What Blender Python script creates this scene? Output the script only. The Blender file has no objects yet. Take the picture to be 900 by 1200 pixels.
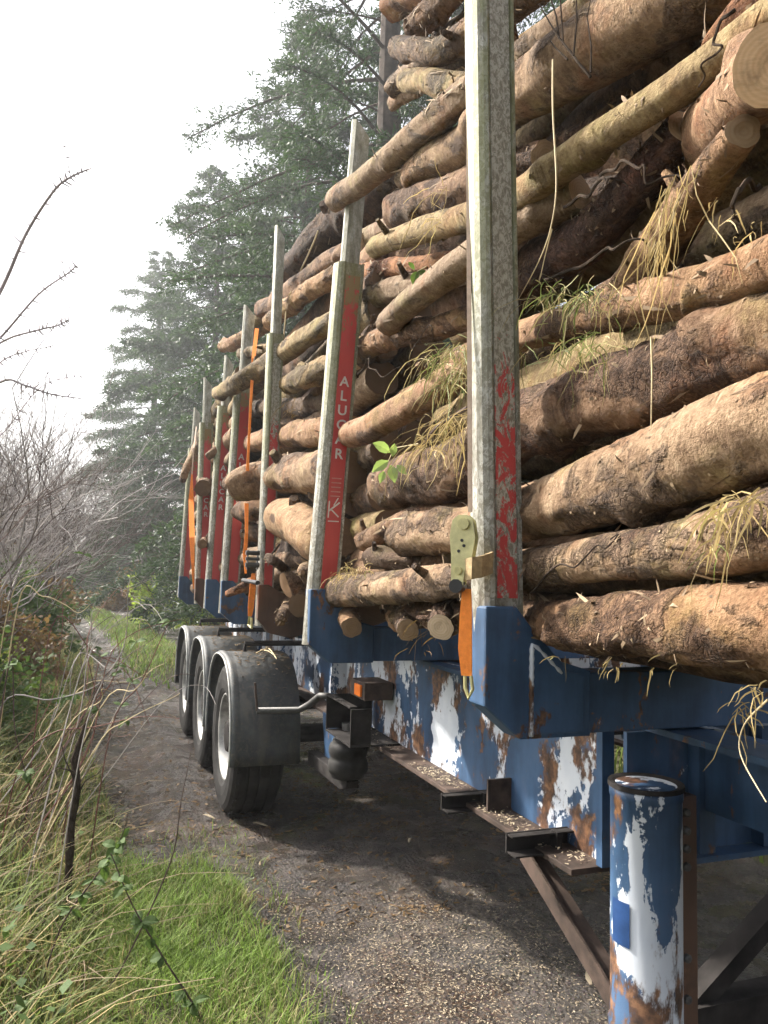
import bpy, bmesh, math, random
from math import sin, cos, pi, radians, sqrt, atan2
from mathutils import Vector, Matrix, noise

SC = bpy.context.scene
COL = SC.collection
rnd = random.Random(11)

# ------------------------------------------------------------------ camera
CAM_H = 1.65
YAW, PITCH, ROLL = radians(20.08), radians(4.74), radians(1.5)
FOC = 900.0                                   # focal length in photo pixels (900 x 1200)
fwd = Vector((sin(YAW) * cos(PITCH), cos(YAW) * cos(PITCH), sin(PITCH)))
r0 = Vector((cos(YAW), -sin(YAW), 0))
u0 = r0.cross(fwd)
right = r0 * cos(ROLL) + u0 * sin(ROLL)
up = u0 * cos(ROLL) - r0 * sin(ROLL)
cd = bpy.data.cameras.new('camera')
cam = bpy.data.objects.new('camera', cd)
COL.objects.link(cam)
m = Matrix((right, up, -fwd)).transposed().to_4x4()
m.translation = (0, 0, CAM_H)
cam.matrix_world = m
cd.sensor_fit = 'VERTICAL'
cd.sensor_height = 24.0
cd.lens = 24.0 * FOC / 1200.0
cd.clip_start = 0.05
cd.clip_end = 2000
SC.camera = cam

# ------------------------------------------------------------------ sky, sun, exposure
SUN_EL, SUN_AZ = radians(40), radians(48)     # azimuth measured from -X towards +Y
sun_dir = Vector((-cos(SUN_EL) * cos(SUN_AZ), cos(SUN_EL) * sin(SUN_AZ), sin(SUN_EL)))
world = bpy.data.worlds.new('World')
SC.world = world
world.use_nodes = True
wn = world.node_tree
wn.nodes.clear()
sky = wn.nodes.new('ShaderNodeTexSky')
sky.sky_type = 'NISHITA'
sky.sun_disc = False
sky.sun_elevation = SUN_EL
sky.sun_rotation = atan2(sun_dir.x, sun_dir.y)
sky.air_density = 1.0
sky.dust_density = 6.0
sky.ozone_density = 1.0
hs = wn.nodes.new('ShaderNodeHueSaturation')
hs.inputs['Saturation'].default_value = 0.32
bg = wn.nodes.new('ShaderNodeBackground')
bg.inputs['Strength'].default_value = 0.135
wo = wn.nodes.new('ShaderNodeOutputWorld')
wn.links.new(sky.outputs[0], hs.inputs['Color'])
wn.links.new(hs.outputs[0], bg.inputs['Color'])
wn.links.new(bg.outputs[0], wo.inputs['Surface'])
sl = bpy.data.lights.new('sun', 'SUN')
sl.energy = 4.2
sl.angle = radians(2.5)
sl.color = (1.0, 0.94, 0.84)
so = bpy.data.objects.new('sun', sl)
COL.objects.link(so)
so.rotation_euler = (-sun_dir).to_track_quat('-Z', 'Y').to_euler()
so.location = sun_dir * 40
SC.view_settings.view_transform = 'Standard'
SC.view_settings.look = 'None'
SC.view_settings.exposure = 1.4
SC.view_settings.gamma = 1.0
SC.view_settings.use_curve_mapping = False
SC.cycles.use_denoising = True
SC.cycles.use_adaptive_sampling = True
SC.cycles.adaptive_threshold = 0.03
SC.cycles.max_bounces = 5
SC.cycles.diffuse_bounces = 2
SC.cycles.glossy_bounces = 2
SC.cycles.transparent_max_bounces = 4
SC.cycles.volume_bounces = 0
SC.cycles.sample_clamp_indirect = 4.0

# ------------------------------------------------------------------ helpers
CAMP = Vector((0, 0, CAM_H))


def ray(px, py):
    return fwd * FOC + right * (px - 450) - up * (py - 600)


def PX(px, py, X):
    """point on the plane x = X seen at a photo pixel"""
    d = ray(px, py)
    return CAMP + d * (X / d.x)


def PY(px, py, Y):
    d = ray(px, py)
    return CAMP + d * (Y / d.y)


def PZ(px, py, Z=0.0):
    d = ray(px, py)
    return CAMP + d * ((Z - CAM_H) / d.z)


def PD(px, py, D):
    return CAMP + ray(px, py) * (D / FOC)


def depth(p):
    return (p - CAMP).dot(fwd)


def sm(t):
    t = max(0.0, min(1.0, t))
    return t * t * (3 - 2 * t)


class MB:
    """collects shapes into one mesh"""

    def __init__(s):
        s.v = []
        s.f = []

    def box(s, lo, hi):
        b = len(s.v)
        for z in (lo[2], hi[2]):
            for x, y in ((lo[0], lo[1]), (hi[0], lo[1]), (hi[0], hi[1]), (lo[0], hi[1])):
                s.v.append((x, y, z))
        for q in ((3, 2, 1, 0), (4, 5, 6, 7), (0, 1, 5, 4), (1, 2, 6, 5), (2, 3, 7, 6), (3, 0, 4, 7)):
            s.f.append(tuple(b + i for i in q))
        return s

    def prism(s, poly, ax, a, c):
        """polygon in the two other axes, extruded along axis ax from a to c"""
        b = len(s.v)
        n = len(poly)
        for k in (a, c):
            for (p, q) in poly:
                t = [p, q]
                t.insert(ax, k)
                s.v.append(tuple(t))
        s.f.append(tuple(b + i for i in range(n)))
        s.f.append(tuple(b + n + i for i in reversed(range(n))))
        for i in range(n):
            j = (i + 1) % n
            s.f.append((b + i, b + n + i, b + n + j, b + j))
        return s

    def tube(s, pts, rad, n=8, cap=True):
        pts = [Vector(p) for p in pts]
        if not hasattr(rad, '__len__'):
            rad = [rad] * len(pts)
        b = len(s.v)
        t0 = (pts[1] - pts[0]).normalized()
        a = Vector((0, 0, 1)) if abs(t0.z) < 0.9 else Vector((1, 0, 0))
        nrm = t0.cross(a).normalized()
        for i, p in enumerate(pts):
            t = (pts[min(i + 1, len(pts) - 1)] - pts[max(i - 1, 0)]).normalized()
            nrm = (nrm - t * nrm.dot(t)).normalized()
            bi = t.cross(nrm)
            for k in range(n):
                an = 2 * pi * k / n
                s.v.append(tuple(p + (nrm * cos(an) + bi * sin(an)) * rad[i]))
        for i in range(len(pts) - 1):
            for k in range(n):
                k2 = (k + 1) % n
                s.f.append((b + i * n + k, b + i * n + k2, b + (i + 1) * n + k2, b + (i + 1) * n + k))
        if cap:
            s.f.append(tuple(b + k for k in reversed(range(n))))
            e = b + (len(pts) - 1) * n
            s.f.append(tuple(e + k for k in range(n)))
        return s

    def ribbon(s, pts, wid, side):
        """flat strip of some width along pts; side = width direction(s)"""
        b = len(s.v)
        for i, p in enumerate(pts):
            sd = side[i] if isinstance(side, list) else side
            w = wid[i] if hasattr(wid, '__len__') else wid
            s.v.append(tuple(Vector(p) - sd * (w / 2)))
            s.v.append(tuple(Vector(p) + sd * (w / 2)))
        for i in range(len(pts) - 1):
            s.f.append((b + 2 * i, b + 2 * i + 1, b + 2 * i + 3, b + 2 * i + 2))
        return s

    def lathe(s, prof, axis_pt, ax, n=32, closed=False):
        """prof = (distance along axis, radius) list, revolved round axis ax through axis_pt"""
        b = len(s.v)
        o = [0, 1, 2]
        o.remove(ax)
        for (d, r) in prof:
            for k in range(n):
                p = [0, 0, 0]
                p[ax] = axis_pt[ax] + d
                p[o[0]] = axis_pt[o[0]] + r * cos(2 * pi * k / n)
                p[o[1]] = axis_pt[o[1]] + r * sin(2 * pi * k / n)
                s.v.append(tuple(p))
        for i in range(len(prof) - 1):
            for k in range(n):
                k2 = (k + 1) % n
                s.f.append((b + i * n + k, b + i * n + k2, b + (i + 1) * n + k2, b + (i + 1) * n + k))
        return s

    def slab(s, pts, wid, side, th):
        """strip with thickness (webbing)"""
        b = len(s.v)
        n = len(pts)
        for i, p in enumerate(pts):
            p = Vector(p)
            t = (Vector(pts[min(i + 1, n - 1)]) - Vector(pts[max(i - 1, 0)])).normalized()
            sd = side[i] if isinstance(side, list) else side
            nn = t.cross(sd).normalized() * (th / 2)
            w = wid[i] if hasattr(wid, '__len__') else wid
            for q in (p - sd * w / 2 - nn, p + sd * w / 2 - nn, p + sd * w / 2 + nn, p - sd * w / 2 + nn):
                s.v.append(tuple(q))
        for i in range(n - 1):
            for k in range(4):
                k2 = (k + 1) % 4
                s.f.append((b + 4 * i + k, b + 4 * i + k2, b + 4 * i + 4 + k2, b + 4 * i + 4 + k))
        s.f.append((b, b + 3, b + 2, b + 1))
        e = b + 4 * (n - 1)
        s.f.append((e, e + 1, e + 2, e + 3))
        return s

    def mesh(s, name, mat, smooth=False):
        me = bpy.data.meshes.new(name)
        me.from_pydata(s.v, [], s.f)
        if isinstance(mat, (list, tuple)):
            for q in mat:
                me.materials.append(q)
        elif mat:
            me.materials.append(mat)
        if smooth:
            me.shade_smooth()
        me.update()
        return me

    def obj(s, name, mat, parent=None, smooth=False, fix=True, bevel=0.0):
        me = s.mesh(name, mat, smooth)
        if fix or bevel:
            bm = bmesh.new()
            bm.from_mesh(me)
            if fix:
                bmesh.ops.recalc_face_normals(bm, faces=bm.faces)
            if bevel:
                ed = [e for e in bm.edges if len(e.link_faces) == 2 and e.calc_face_angle(0) > 0.6]
                bmesh.ops.bevel(bm, geom=ed, offset=bevel, segments=2, profile=0.6, affect='EDGES', clamp_overlap=True)
            bm.to_mesh(me)
            bm.free()
        return link(name, me, parent)


def link(name, me, parent=None):
    o = bpy.data.objects.new(name, me)
    COL.objects.link(o)
    if parent is not None:
        o.parent = parent
        if parent.type == 'EMPTY':
            o.matrix_parent_inverse = Matrix.Translation(-Vector(parent.location))
    return o


def tag(o, label, cat, group=None, kind=None):
    o['label'] = label
    o['category'] = cat
    if group:
        o['group'] = group
    if kind:
        o['kind'] = kind
    return o


def thing(name, label, cat, loc=(0, 0, 0), group=None):
    o = bpy.data.objects.new(name, None)
    COL.objects.link(o)
    o.empty_display_size = 0.2
    o.location = loc
    return tag(o, label, cat, group)


# ------------------------------------------------------------------ materials
class NT:
    def __init__(s, name, rough=0.8, spec=0.3, metal=0.0):
        s.m = bpy.data.materials.new(name)
        s.m.use_nodes = True
        s.t = s.m.node_tree
        s.b = s.t.nodes['Principled BSDF']
        s.b.inputs['Roughness'].default_value = rough
        s.b.inputs['Specular IOR Level'].default_value = spec
        s.b.inputs['Metallic'].default_value = metal
        s.out = s.t.nodes['Material Output']

    def n(s, t, **kw):
        nd = s.t.nodes.new('ShaderNode' + t)
        for k, v in kw.items():
            setattr(nd, k, v)
        return nd

    def l(s, a, b):
        s.t.links.new(a, b)

    def coord(s, scale=(1, 1, 1), kind='Object', rand=False):
        tc = s.n('TexCoord')
        mp = s.n('Mapping')
        mp.inputs['Scale'].default_value = scale
        if rand:
            oi = s.n('ObjectInfo')
            mu = s.n('Math', operation='MULTIPLY')
            mu.inputs[1].default_value = 37.0
            s.l(oi.outputs['Random'], mu.inputs[0])
            va = s.n('VectorMath', operation='ADD')
            s.l(tc.outputs[kind], va.inputs[0])
            s.l(mu.outputs[0], va.inputs[1])
            s.l(va.outputs[0], mp.inputs['Vector'])
        else:
            s.l(tc.outputs[kind], mp.inputs['Vector'])
        return mp.outputs[0]

    def noise(s, co, scale, detail=4, rough=0.55, dist=0.0):
        nd = s.n('TexNoise')
        s.l(co, nd.inputs['Vector'])
        nd.inputs['Scale'].default_value = scale
        nd.inputs['Detail'].default_value = detail
        nd.inputs['Roughness'].default_value = rough
        nd.inputs['Distortion'].default_value = dist
        return nd.outputs['Fac']

    def ramp(s, fac, stops, mode='LINEAR'):
        nd = s.n('ValToRGB')
        cr = nd.color_ramp
        cr.interpolation = mode
        while len(cr.elements) < len(stops):
            cr.elements.new(0.5)
        for e, (p, c) in zip(cr.elements, stops):
            e.position = p
            e.color = c if len(c) == 4 else (*c, 1)
        s.l(fac, nd.inputs['Fac'])
        return nd.outputs['Color']

    def step(s, fac, a, b):
        nd = s.n('MapRange')
        nd.inputs['From Min'].default_value = a
        nd.inputs['From Max'].default_value = b
        nd.interpolation_type = 'SMOOTHSTEP'
        s.l(fac, nd.inputs['Value'])
        return nd.outputs[0]

    def mix(s, fac, a, b, blend='MIX'):
        nd = s.n('Mix', data_type='RGBA', blend_type=blend)
        for sock, v in ((nd.inputs['Factor'], fac), (nd.inputs['A'], a), (nd.inputs['B'], b)):
            pass
        fs = [i for i in nd.inputs if i.name == 'Factor' and i.type == 'VALUE'][0]
        As = [i for i in nd.inputs if i.name == 'A' and i.type == 'RGBA'][0]
        Bs = [i for i in nd.inputs if i.name == 'B' and i.type == 'RGBA'][0]
        for sock, v in ((fs, fac), (As, a), (Bs, b)):
            if isinstance(v, (int, float)):
                sock.default_value = v
            elif isinstance(v, tuple):
                sock.default_value = v if len(v) == 4 else (*v, 1)
            else:
                s.l(v, sock)
        return [o for o in nd.outputs if o.type == 'RGBA'][0]

    def math(s, op, a, b=None, clamp=False):
        nd = s.n('Math', operation=op, use_clamp=clamp)
        for i, v in enumerate((a, b)):
            if v is None:
                continue
            if isinstance(v, (int, float)):
                nd.inputs[i].default_value = v
            else:
                s.l(v, nd.inputs[i])
        return nd.outputs[0]

    def base(s, c):
        if isinstance(c, tuple):
            s.b.inputs['Base Color'].default_value = (*c, 1)
        else:
            s.l(c, s.b.inputs['Base Color'])
        return s

    def rough(s, v):
        s.l(v, s.b.inputs['Roughness'])

    def bump(s, h, strength=0.5, dist=0.01):
        nd = s.n('Bump')
        nd.inputs['Strength'].default_value = strength
        nd.inputs['Distance'].default_value = dist
        s.l(h, nd.inputs['Height'])
        s.l(nd.outputs[0], s.b.inputs['Normal'])

    def translucent(s, col, fac):
        tr = s.n('BsdfTranslucent')
        if isinstance(col, tuple):
            tr.inputs['Color'].default_value = (*col, 1)
        else:
            s.l(col, tr.inputs['Color'])
        mx = s.n('MixShader')
        mx.inputs[0].default_value = fac
        s.l(s.b.outputs[0], mx.inputs[1])
        s.l(tr.outputs[0], mx.inputs[2])
        s.l(mx.outputs[0], s.out.inputs['Surface'])

    def xyz(s, kind='Object'):
        tc = s.n('TexCoord')
        sp = s.n('SeparateXYZ')
        s.l(tc.outputs[kind], sp.inputs[0])
        return sp.outputs


def mat_bark():
    k = NT('bark', 0.85, 0.22)
    co = k.coord((1, 1, 1), rand=True)
    cs = k.coord((0.6, 1, 1), rand=True)
    cr = k.coord((1, 0.16, 0.16), rand=True)
    big = k.noise(cs, 4.5, 5, 0.6, 0.6)            # where the bark has been torn off
    mid = k.noise(co, 21, 6, 0.68, 0.3)
    ring = k.noise(cr, 95, 4, 0.65)                # marks left round the stem by the feed rollers
    fine = k.noise(co, 120, 4, 0.7)
    f = k.math('ADD', k.math('MULTIPLY', mid, 0.55), k.math('MULTIPLY', ring, 0.22))
    f = k.math('ADD', f, k.math('MULTIPLY', fine, 0.23))
    inner = k.ramp(f, [(0.34, (0.075, 0.046, 0.030)), (0.44, (0.175, 0.115, 0.073)), (0.52, (0.26, 0.182, 0.120)), (0.62, (0.375, 0.285, 0.20)), (0.74, (0.50, 0.42, 0.32))])
    outer = k.ramp(f, [(0.36, (0.024, 0.016, 0.012)), (0.46, (0.080, 0.053, 0.038)), (0.55, (0.17, 0.118, 0.083)), (0.68, (0.32, 0.24, 0.17))])
    vc = k.n('TexVoronoi', feature='DISTANCE_TO_EDGE')
    vv = k.n('VectorMath', operation='ADD')
    nz = k.n('TexNoise')
    k.l(co, nz.inputs['Vector'])
    nz.inputs['Scale'].default_value = 30
    sc_ = k.n('VectorMath', operation='SCALE')
    sc_.inputs['Scale'].default_value = 0.06
    k.l(nz.outputs['Color'], sc_.inputs[0])
    k.l(co, vv.inputs[0])
    k.l(sc_.outputs[0], vv.inputs[1])
    k.l(vv.outputs[0], vc.inputs['Vector'])
    vc.inputs['Scale'].default_value = 62
    crack = k.step(vc.outputs['Distance'], 0.0, 0.16)
    outer = k.mix(crack, k.mix(0.35, outer, (0.012, 0.008, 0.006)), outer)
    at = k.n('Attribute', attribute_type='OBJECT', attribute_name='barked')
    e = k.math('ADD', k.math('MULTIPLY', big, 0.72), k.math('MULTIPLY', mid, 0.28))
    e = k.math('ADD', e, at.outputs['Fac'])
    tear = k.step(e, 0.49, 0.54)
    c = k.mix(tear, inner, outer)
    red = k.step(k.noise(co, 6.5, 4, 0.6), 0.52, 0.70)
    c = k.mix(k.math('MULTIPLY', red, 0.40), c, k.mix(1.0, c, (0.90, 0.46, 0.24), 'MULTIPLY'))
    gr = k.step(k.noise(co, 5.0, 5, 0.6), 0.50, 0.68)
    c = k.mix(k.math('MULTIPLY', gr, 0.5), c, k.mix(1.0, c, (0.66, 0.80, 0.36), 'MULTIPLY'))
    knot = k.n('TexVoronoi')
    k.l(cs, knot.inputs['Vector'])
    knot.inputs['Scale'].default_value = 4.6
    kd = k.step(k.math('ADD', knot.outputs['Distance'], k.math('MULTIPLY', k.math('SUBTRACT', mid, 0.5), 0.22)), 0.19, 0.11)
    c = k.mix(k.math('MULTIPLY', kd, 0.85), c, (0.045, 0.026, 0.018))
    oi = k.n('ObjectInfo')
    c = k.mix(1.0, c, oi.outputs['Color'], 'MULTIPLY')
    k.base(c)
    hgt = k.math('ADD', k.math('MULTIPLY', tear, 0.7), k.math('MULTIPLY', mid, 0.55))
    hgt = k.math('ADD', hgt, k.math('MULTIPLY', fine, 0.5))
    hgt = k.math('ADD', hgt, k.math('MULTIPLY', k.math('MULTIPLY', crack, tear), 0.16))
    hgt = k.math('ADD', hgt, k.math('MULTIPLY', ring, 0.15))
    k.bump(hgt, 1.0, 0.017)
    return k.m


def mat_cut():
    k = NT('cut_wood', 0.75, 0.25)
    co = k.coord((1, 1, 1), rand=False)
    w = k.n('TexWave', wave_type='RINGS', rings_direction='X')
    k.l(co, w.inputs['Vector'])
    w.inputs['Scale'].default_value = 38
    w.inputs['Distortion'].default_value = 3.0
    w.inputs['Detail'].default_value = 3
    w.inputs['Detail Scale'].default_value = 0.7
    dirt = k.noise(co, 14, 5, 0.65)
    c = k.mix(k.math('MULTIPLY', w.outputs['Fac'], 0.6), (0.58, 0.43, 0.29), (0.68, 0.54, 0.39))
    oi = k.n('ObjectInfo')
    c = k.mix(1.0, c, oi.outputs['Color'], 'MULTIPLY')
    c = k.mix(k.math('MULTIPLY', k.step(dirt, 0.48, 0.75), 0.7), c, (0.16, 0.10, 0.06))
    k.base(c)
    k.bump(k.noise(k.coord((1, 1, 6)), 30, 3), 0.3, 0.004)
    return k.m


def mat_blue(name, amount, rusty=0.0, base=(0.028, 0.068, 0.150), stretch=0.55, sc=3.1, rt=0.50):
    """blue steel paint, chipped to pale primer, primer edged with rust"""
    k = NT(name, 0.45, 0.45)
    co = k.coord((1, 1, stretch), rand=False)
    co1 = k.coord()
    a = k.noise(co, sc, 9, 0.60, 0.6)
    b2 = k.noise(co1, 26, 5, 0.6)
    v = k.math('ADD', k.math('MULTIPLY', a, 0.62), k.math('MULTIPLY', b2, 0.14))
    v = k.math('ADD', v, k.math('MULTIPLY', k.noise(co, sc * 4.2, 7, 0.68, 0.8), 0.24))
    grime = k.noise(co1, 2.3, 6, 0.65)
    grime = k.math('ADD', k.math('MULTIPLY', grime, 0.6), k.math('MULTIPLY', k.noise(k.coord((1, 1, 0.12)), 14, 5, 0.65), 0.4))
    blue = k.mix(k.step(grime, 0.32, 0.68), (base[0] * 0.45, base[1] * 0.42, base[2] * 0.40), (base[0] * 1.9, base[1] * 1.75, base[2] * 1.55))
    th = 0.745 - amount * 0.36
    rust = k.ramp(b2, [(0.35, (0.030, 0.017, 0.012)), (0.5, (0.085, 0.042, 0.024)), (0.66, (0.21, 0.105, 0.052))])
    prim = k.mix(k.noise(co, 9, 5), (0.36, 0.41, 0.50), (0.72, 0.74, 0.76))
    m1 = k.step(v, th, th + 0.012)
    r2 = k.noise(co, 6.5, 7, 0.65)
    m2 = k.math('MULTIPLY', k.step(r2, rt, rt + 0.06), k.step(v, th - 0.045, th - 0.015))
    c = k.mix(k.math('MULTIPLY', k.step(grime, 0.52, 0.72), 0.35 + rusty), blue, rust)
    c = k.mix(m1, c, prim)
    c = k.mix(m2, c, rust)
    k.base(c)
    k.rough(k.ramp(grime, [(0.3, (0.32,) * 3), (0.7, (0.7,) * 3)]))
    k.bump(k.math('ADD', k.math('MULTIPLY', m1, -0.6), k.math('MULTIPLY', b2, 0.5)), 0.35, 0.004)
    return k.m


def mat_simple(name, col, rough=0.7, spec=0.3, metal=0.0, var=0.35, scale=12, bump=0.2, bd=0.003, rand=False):
    k = NT(name, rough, spec, metal)
    co = k.coord(rand=rand)
    n1 = k.noise(co, scale, 5, 0.62)
    c = k.mix(k.step(n1, 0.25, 0.75), tuple(x * (1 - var) for x in col), tuple(min(1, x * (1 + var)) for x in col))
    k.base(c)
    if bump:
        k.bump(k.noise(co, scale * 3, 4), bump, bd)
    return k.m


def mat_alu(name='weathered_aluminium', spots=0.75, algae=0.55):
    k = NT(name, 0.5, 0.5, 0.3)
    co = k.coord((1, 1, 0.3))
    z = k.xyz()['Z']
    n1 = k.noise(co, 34, 6, 0.7)
    n2 = k.noise(k.coord((1, 1, 0.7)), 75, 5, 0.72, 0.8)
    c = k.ramp(n1, [(0.36, (0.17, 0.16, 0.13)), (0.5, (0.33, 0.32, 0.275)), (0.64, (0.46, 0.455, 0.42))])
    c = k.mix(k.math('MULTIPLY', k.step(n2, 0.46, 0.55), spots), c, (0.15, 0.135, 0.10))
    alg = k.math('MULTIPLY', k.step(k.noise(co, 11, 6, 0.7), 0.36, 0.52), k.step(z, 1.9, 2.7))
    c = k.mix(k.math('MULTIPLY', alg, algae), c, (0.19, 0.20, 0.065))
    k.base(c)
    k.bump(n2, 0.25, 0.002)
    return k.m


def mat_panel(name, worn, fade):
    """red reflective panel, scratched to metal; algae and dirt towards the top"""
    k = NT(name, 0.45, 0.4)
    co = k.coord((1, 1, 0.55))
    z = k.xyz()['Z']
    n1 = k.noise(co, 26, 7, 0.7, 1.2)
    n2 = k.noise(k.coord((1, 1, 0.15)), 16, 4)
    red = k.mix(n2, (0.36, 0.035, 0.035), (0.58, 0.085, 0.08))
    zz = k.math('MULTIPLY', k.step(z, fade, fade + 0.75), 0.42)
    s = k.math('ADD', n1, zz)
    m1 = k.step(s, worn, worn + 0.05)
    up_ = k.mix(k.noise(co, 8, 5), (0.24, 0.125, 0.06), (0.23, 0.20, 0.09)) if worn > 0.6 else k.mix(k.step(k.noise(co, 105, 5, 0.72, 0.8), 0.42, 0.58), (0.20, 0.185, 0.145), (0.42, 0.405, 0.35))
    c = k.mix(m1, red, up_)
    k.base(c)
    k.bump(n1, 0.2, 0.002)
    return k.m


def mat_leaf(name, c1, c2, trans=0.3, rough=0.55, scale=1.2):
    k = NT(name, rough, 0.3)
    g = k.n('NewGeometry')
    n1 = k.noise(k.coord(kind='Object'), scale, 3)
    f = k.math('ADD', k.math('MULTIPLY', g.outputs['Random Per Island'], 0.6), k.math('MULTIPLY', n1, 0.4))
    c = k.mix(f, c1, c2)
    k.base(c)
    if trans:
        k.translucent(k.mix(1.0, c, (1.3, 1.35, 0.8), 'MULTIPLY'), trans)
    return k.m


def mat_grass(name, dry, green, ratio, trans=0.3):
    k = NT(name, 0.6, 0.25)
    g = k.n('NewGeometry')
    n1 = k.noise(k.coord(), 1.7, 4)
    r = g.outputs['Random Per Island']
    dryc = k.ramp(r, [(0.0, tuple(x * 0.45 for x in dry)), (0.5, dry), (1.0, tuple(min(1, x * 1.45) for x in dry))])
    grc = k.ramp(r, [(0.0, tuple(x * 0.5 for x in green)), (0.6, green), (1.0, tuple(x * 1.5 for x in green))])
    mu = k.math('FRACT', k.math('MULTIPLY', r, 17.3))
    f = k.math('ADD', k.math('MULTIPLY', mu, 0.55), k.math('MULTIPLY', n1, 0.9))
    c = k.mix(k.step(f, ratio - 0.12, ratio + 0.12), dryc, grc)
    k.base(c)
    k.translucent(c, trans)
    return k.m


def mat_ground():
    k = NT('track_ground', 0.9, 0.5)
    co = k.coord()
    at = k.n('VertexColor', layer_name='zone')
    sp = k.n('SeparateColor')
    k.l(at.outputs['Color'], sp.inputs[0])
    n_big = k.noise(co, 1.1, 5, 0.6)
    n_mid = k.noise(co, 6, 6, 0.65)
    n_fine = k.noise(co, 60, 5, 0.7)
    vor = k.n('TexVoronoi')
    k.l(co, vor.inputs['Vector'])
    vor.inputs['Scale'].default_value = 55
    mud = k.ramp(n_mid, [(0.3, (0.022, 0.018, 0.016)), (0.5, (0.064, 0.052, 0.045)), (0.72, (0.130, 0.108, 0.094))])
    peb = k.math('MULTIPLY', k.step(vor.outputs['Distance'], 0.35, 0.1), 0.5)
    mud = k.mix(peb, mud, k.mix(1.0, vor.outputs['Color'], (0.15, 0.13, 0.12), 'MULTIPLY'))
    litter = k.math('MULTIPLY', k.step(n_big, 0.50, 0.62), k.step(n_fine, 0.45, 0.6))
    mud = k.mix(k.math('MULTIPLY', litter, 0.7), mud, (0.15, 0.085, 0.05))
    soil = k.mix(n_fine, (0.04, 0.042, 0.018), (0.12, 0.115, 0.045))
    gm = k.math('ADD', sp.outputs[0], k.math('MULTIPLY', k.math('SUBTRACT', n_mid, 0.5), 0.9))
    gmask = k.step(gm, 0.38, 0.62)
    c = k.mix(gmask, mud, soil)
    k.base(c)
    wet = k.step(k.noise(co, 2.6, 7, 0.7), 0.42, 0.56)
    wet = k.math('MAXIMUM', wet, k.math('MULTIPLY', sp.outputs[1], k.step(n_mid, 0.40, 0.52)))
    ro = k.mix(wet, (0.8,) * 3, (0.14,) * 3)
    ro = k.mix(gmask, ro, (0.95,) * 3)
    k.rough(ro)
    h = k.math('ADD', k.math('MULTIPLY', n_mid, 1.4), k.math('MULTIPLY', n_fine, 0.5))
    h = k.math('ADD', h, k.math('MULTIPLY', k.noise(co, 19, 5, 0.7, 0.6), 0.9))
    h = k.math('ADD', h, k.math('MULTIPLY', vor.outputs['Distance'], -0.35))
    streak = k.noise(k.coord((1, 0.10, 1)), 16, 5, 0.65, 0.5)
    h = k.math('ADD', h, k.math('MULTIPLY', streak, 0.9))
    k.bump(h, 1.0, 0.045)
    return k.m


M = {}
M['bark'] = mat_bark()
M['cut'] = mat_cut()
M['bark_sliver'] = mat_leaf('bark_slivers', (0.045, 0.026, 0.017), (0.40, 0.29, 0.18), 0, 0.85)
M['blue_worn'] = mat_blue('blue_paint_chipped', 0.74, 0.35, stretch=0.7, sc=2.6)
M['blue_leg'] = mat_blue('blue_paint_leg', 0.77, 0.2, stretch=0.4, sc=5.0, rt=0.52)
M['blue'] = mat_blue('blue_paint', 0.36, 0.2, sc=7.5, rt=0.40)
M['rust_plate'] = mat_blue('rusty_plate', 0.1, 0.5, base=(0.075, 0.045, 0.034))
M['alu'] = mat_alu()
M['alu_clean'] = mat_alu('bare_aluminium', 0.35, 0.15)
M['panel_scratched'] = mat_panel('red_panel_scratched', 0.49, 2.0)
M['panel'] = mat_panel('red_panel', 0.655, 2.55)
M['panel_faded'] = mat_panel('red_panel_faded', 0.60, 2.2)
M['letter'] = mat_simple('white_print', (0.62, 0.58, 0.55), 0.6, var=0.2)
M['letter_faint'] = mat_simple('faint_print', (0.48, 0.22, 0.20), 0.6, var=0.2)
M['rubber'] = mat_simple('tyre_rubber', (0.022, 0.0205, 0.0195), 0.75, 0.3, var=0.75, scale=7)
_k = NT('grey_plastic', 0.5, 0.4)
_n = _k.noise(_k.coord(), 6, 6, 0.65)
_c = _k.mix(_k.step(_n, 0.3, 0.7), (0.055, 0.060, 0.062), (0.125, 0.132, 0.132))
_c = _k.mix(_k.math('MULTIPLY', _k.step(_k.noise(_k.coord(), 38, 6, 0.75), 0.50, 0.64), 0.6), _c, (0.17, 0.145, 0.12))
_c = _k.mix(_k.math('MULTIPLY', _k.step(_k.noise(_k.coord((1, 1, 0.2)), 9, 5, 0.6), 0.52, 0.68), 0.45), _c, (0.20, 0.18, 0.155))
_k.base(_c)
_k.rough(_k.ramp(_n, [(0.3, (0.4,) * 3), (0.7, (0.75,) * 3)]))
M['fender'] = _k.m
M['rim'] = mat_simple('wheel_rim', (0.42, 0.41, 0.39), 0.5, 0.5, 0.4, var=0.45, scale=10)
M['white_trim'] = mat_simple('white_trim', (0.55, 0.55, 0.52), 0.5)
M['orange'] = mat_simple('orange_webbing', (0.95, 0.27, 0.05), 0.75, 0.2, var=0.15, scale=60, bump=0.4)
M['tan_web'] = mat_simple('tan_webbing', (0.42, 0.31, 0.17), 0.8, 0.2, var=0.3, scale=60, bump=0.4)
M['pale_web'] = mat_simple('pale_webbing', (0.55, 0.42, 0.33), 0.8, 0.2, var=0.2, scale=40)
M['zinc'] = mat_simple('yellow_zinc', (0.52, 0.48, 0.24), 0.38, 0.5, 0.55, var=0.3, scale=18)
M['black'] = mat_simple('black_plastic', (0.02, 0.02, 0.022), 0.45, 0.5)
M['steel_dark'] = mat_simple('dirty_steel', (0.028, 0.025, 0.024), 0.85, 0.12, 0.0, var=0.6, scale=9)
M['steel_brown'] = mat_simple('rusty_brown_steel', (0.062, 0.042, 0.033), 0.75, 0.3, 0.0, var=0.65, scale=9)
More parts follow.
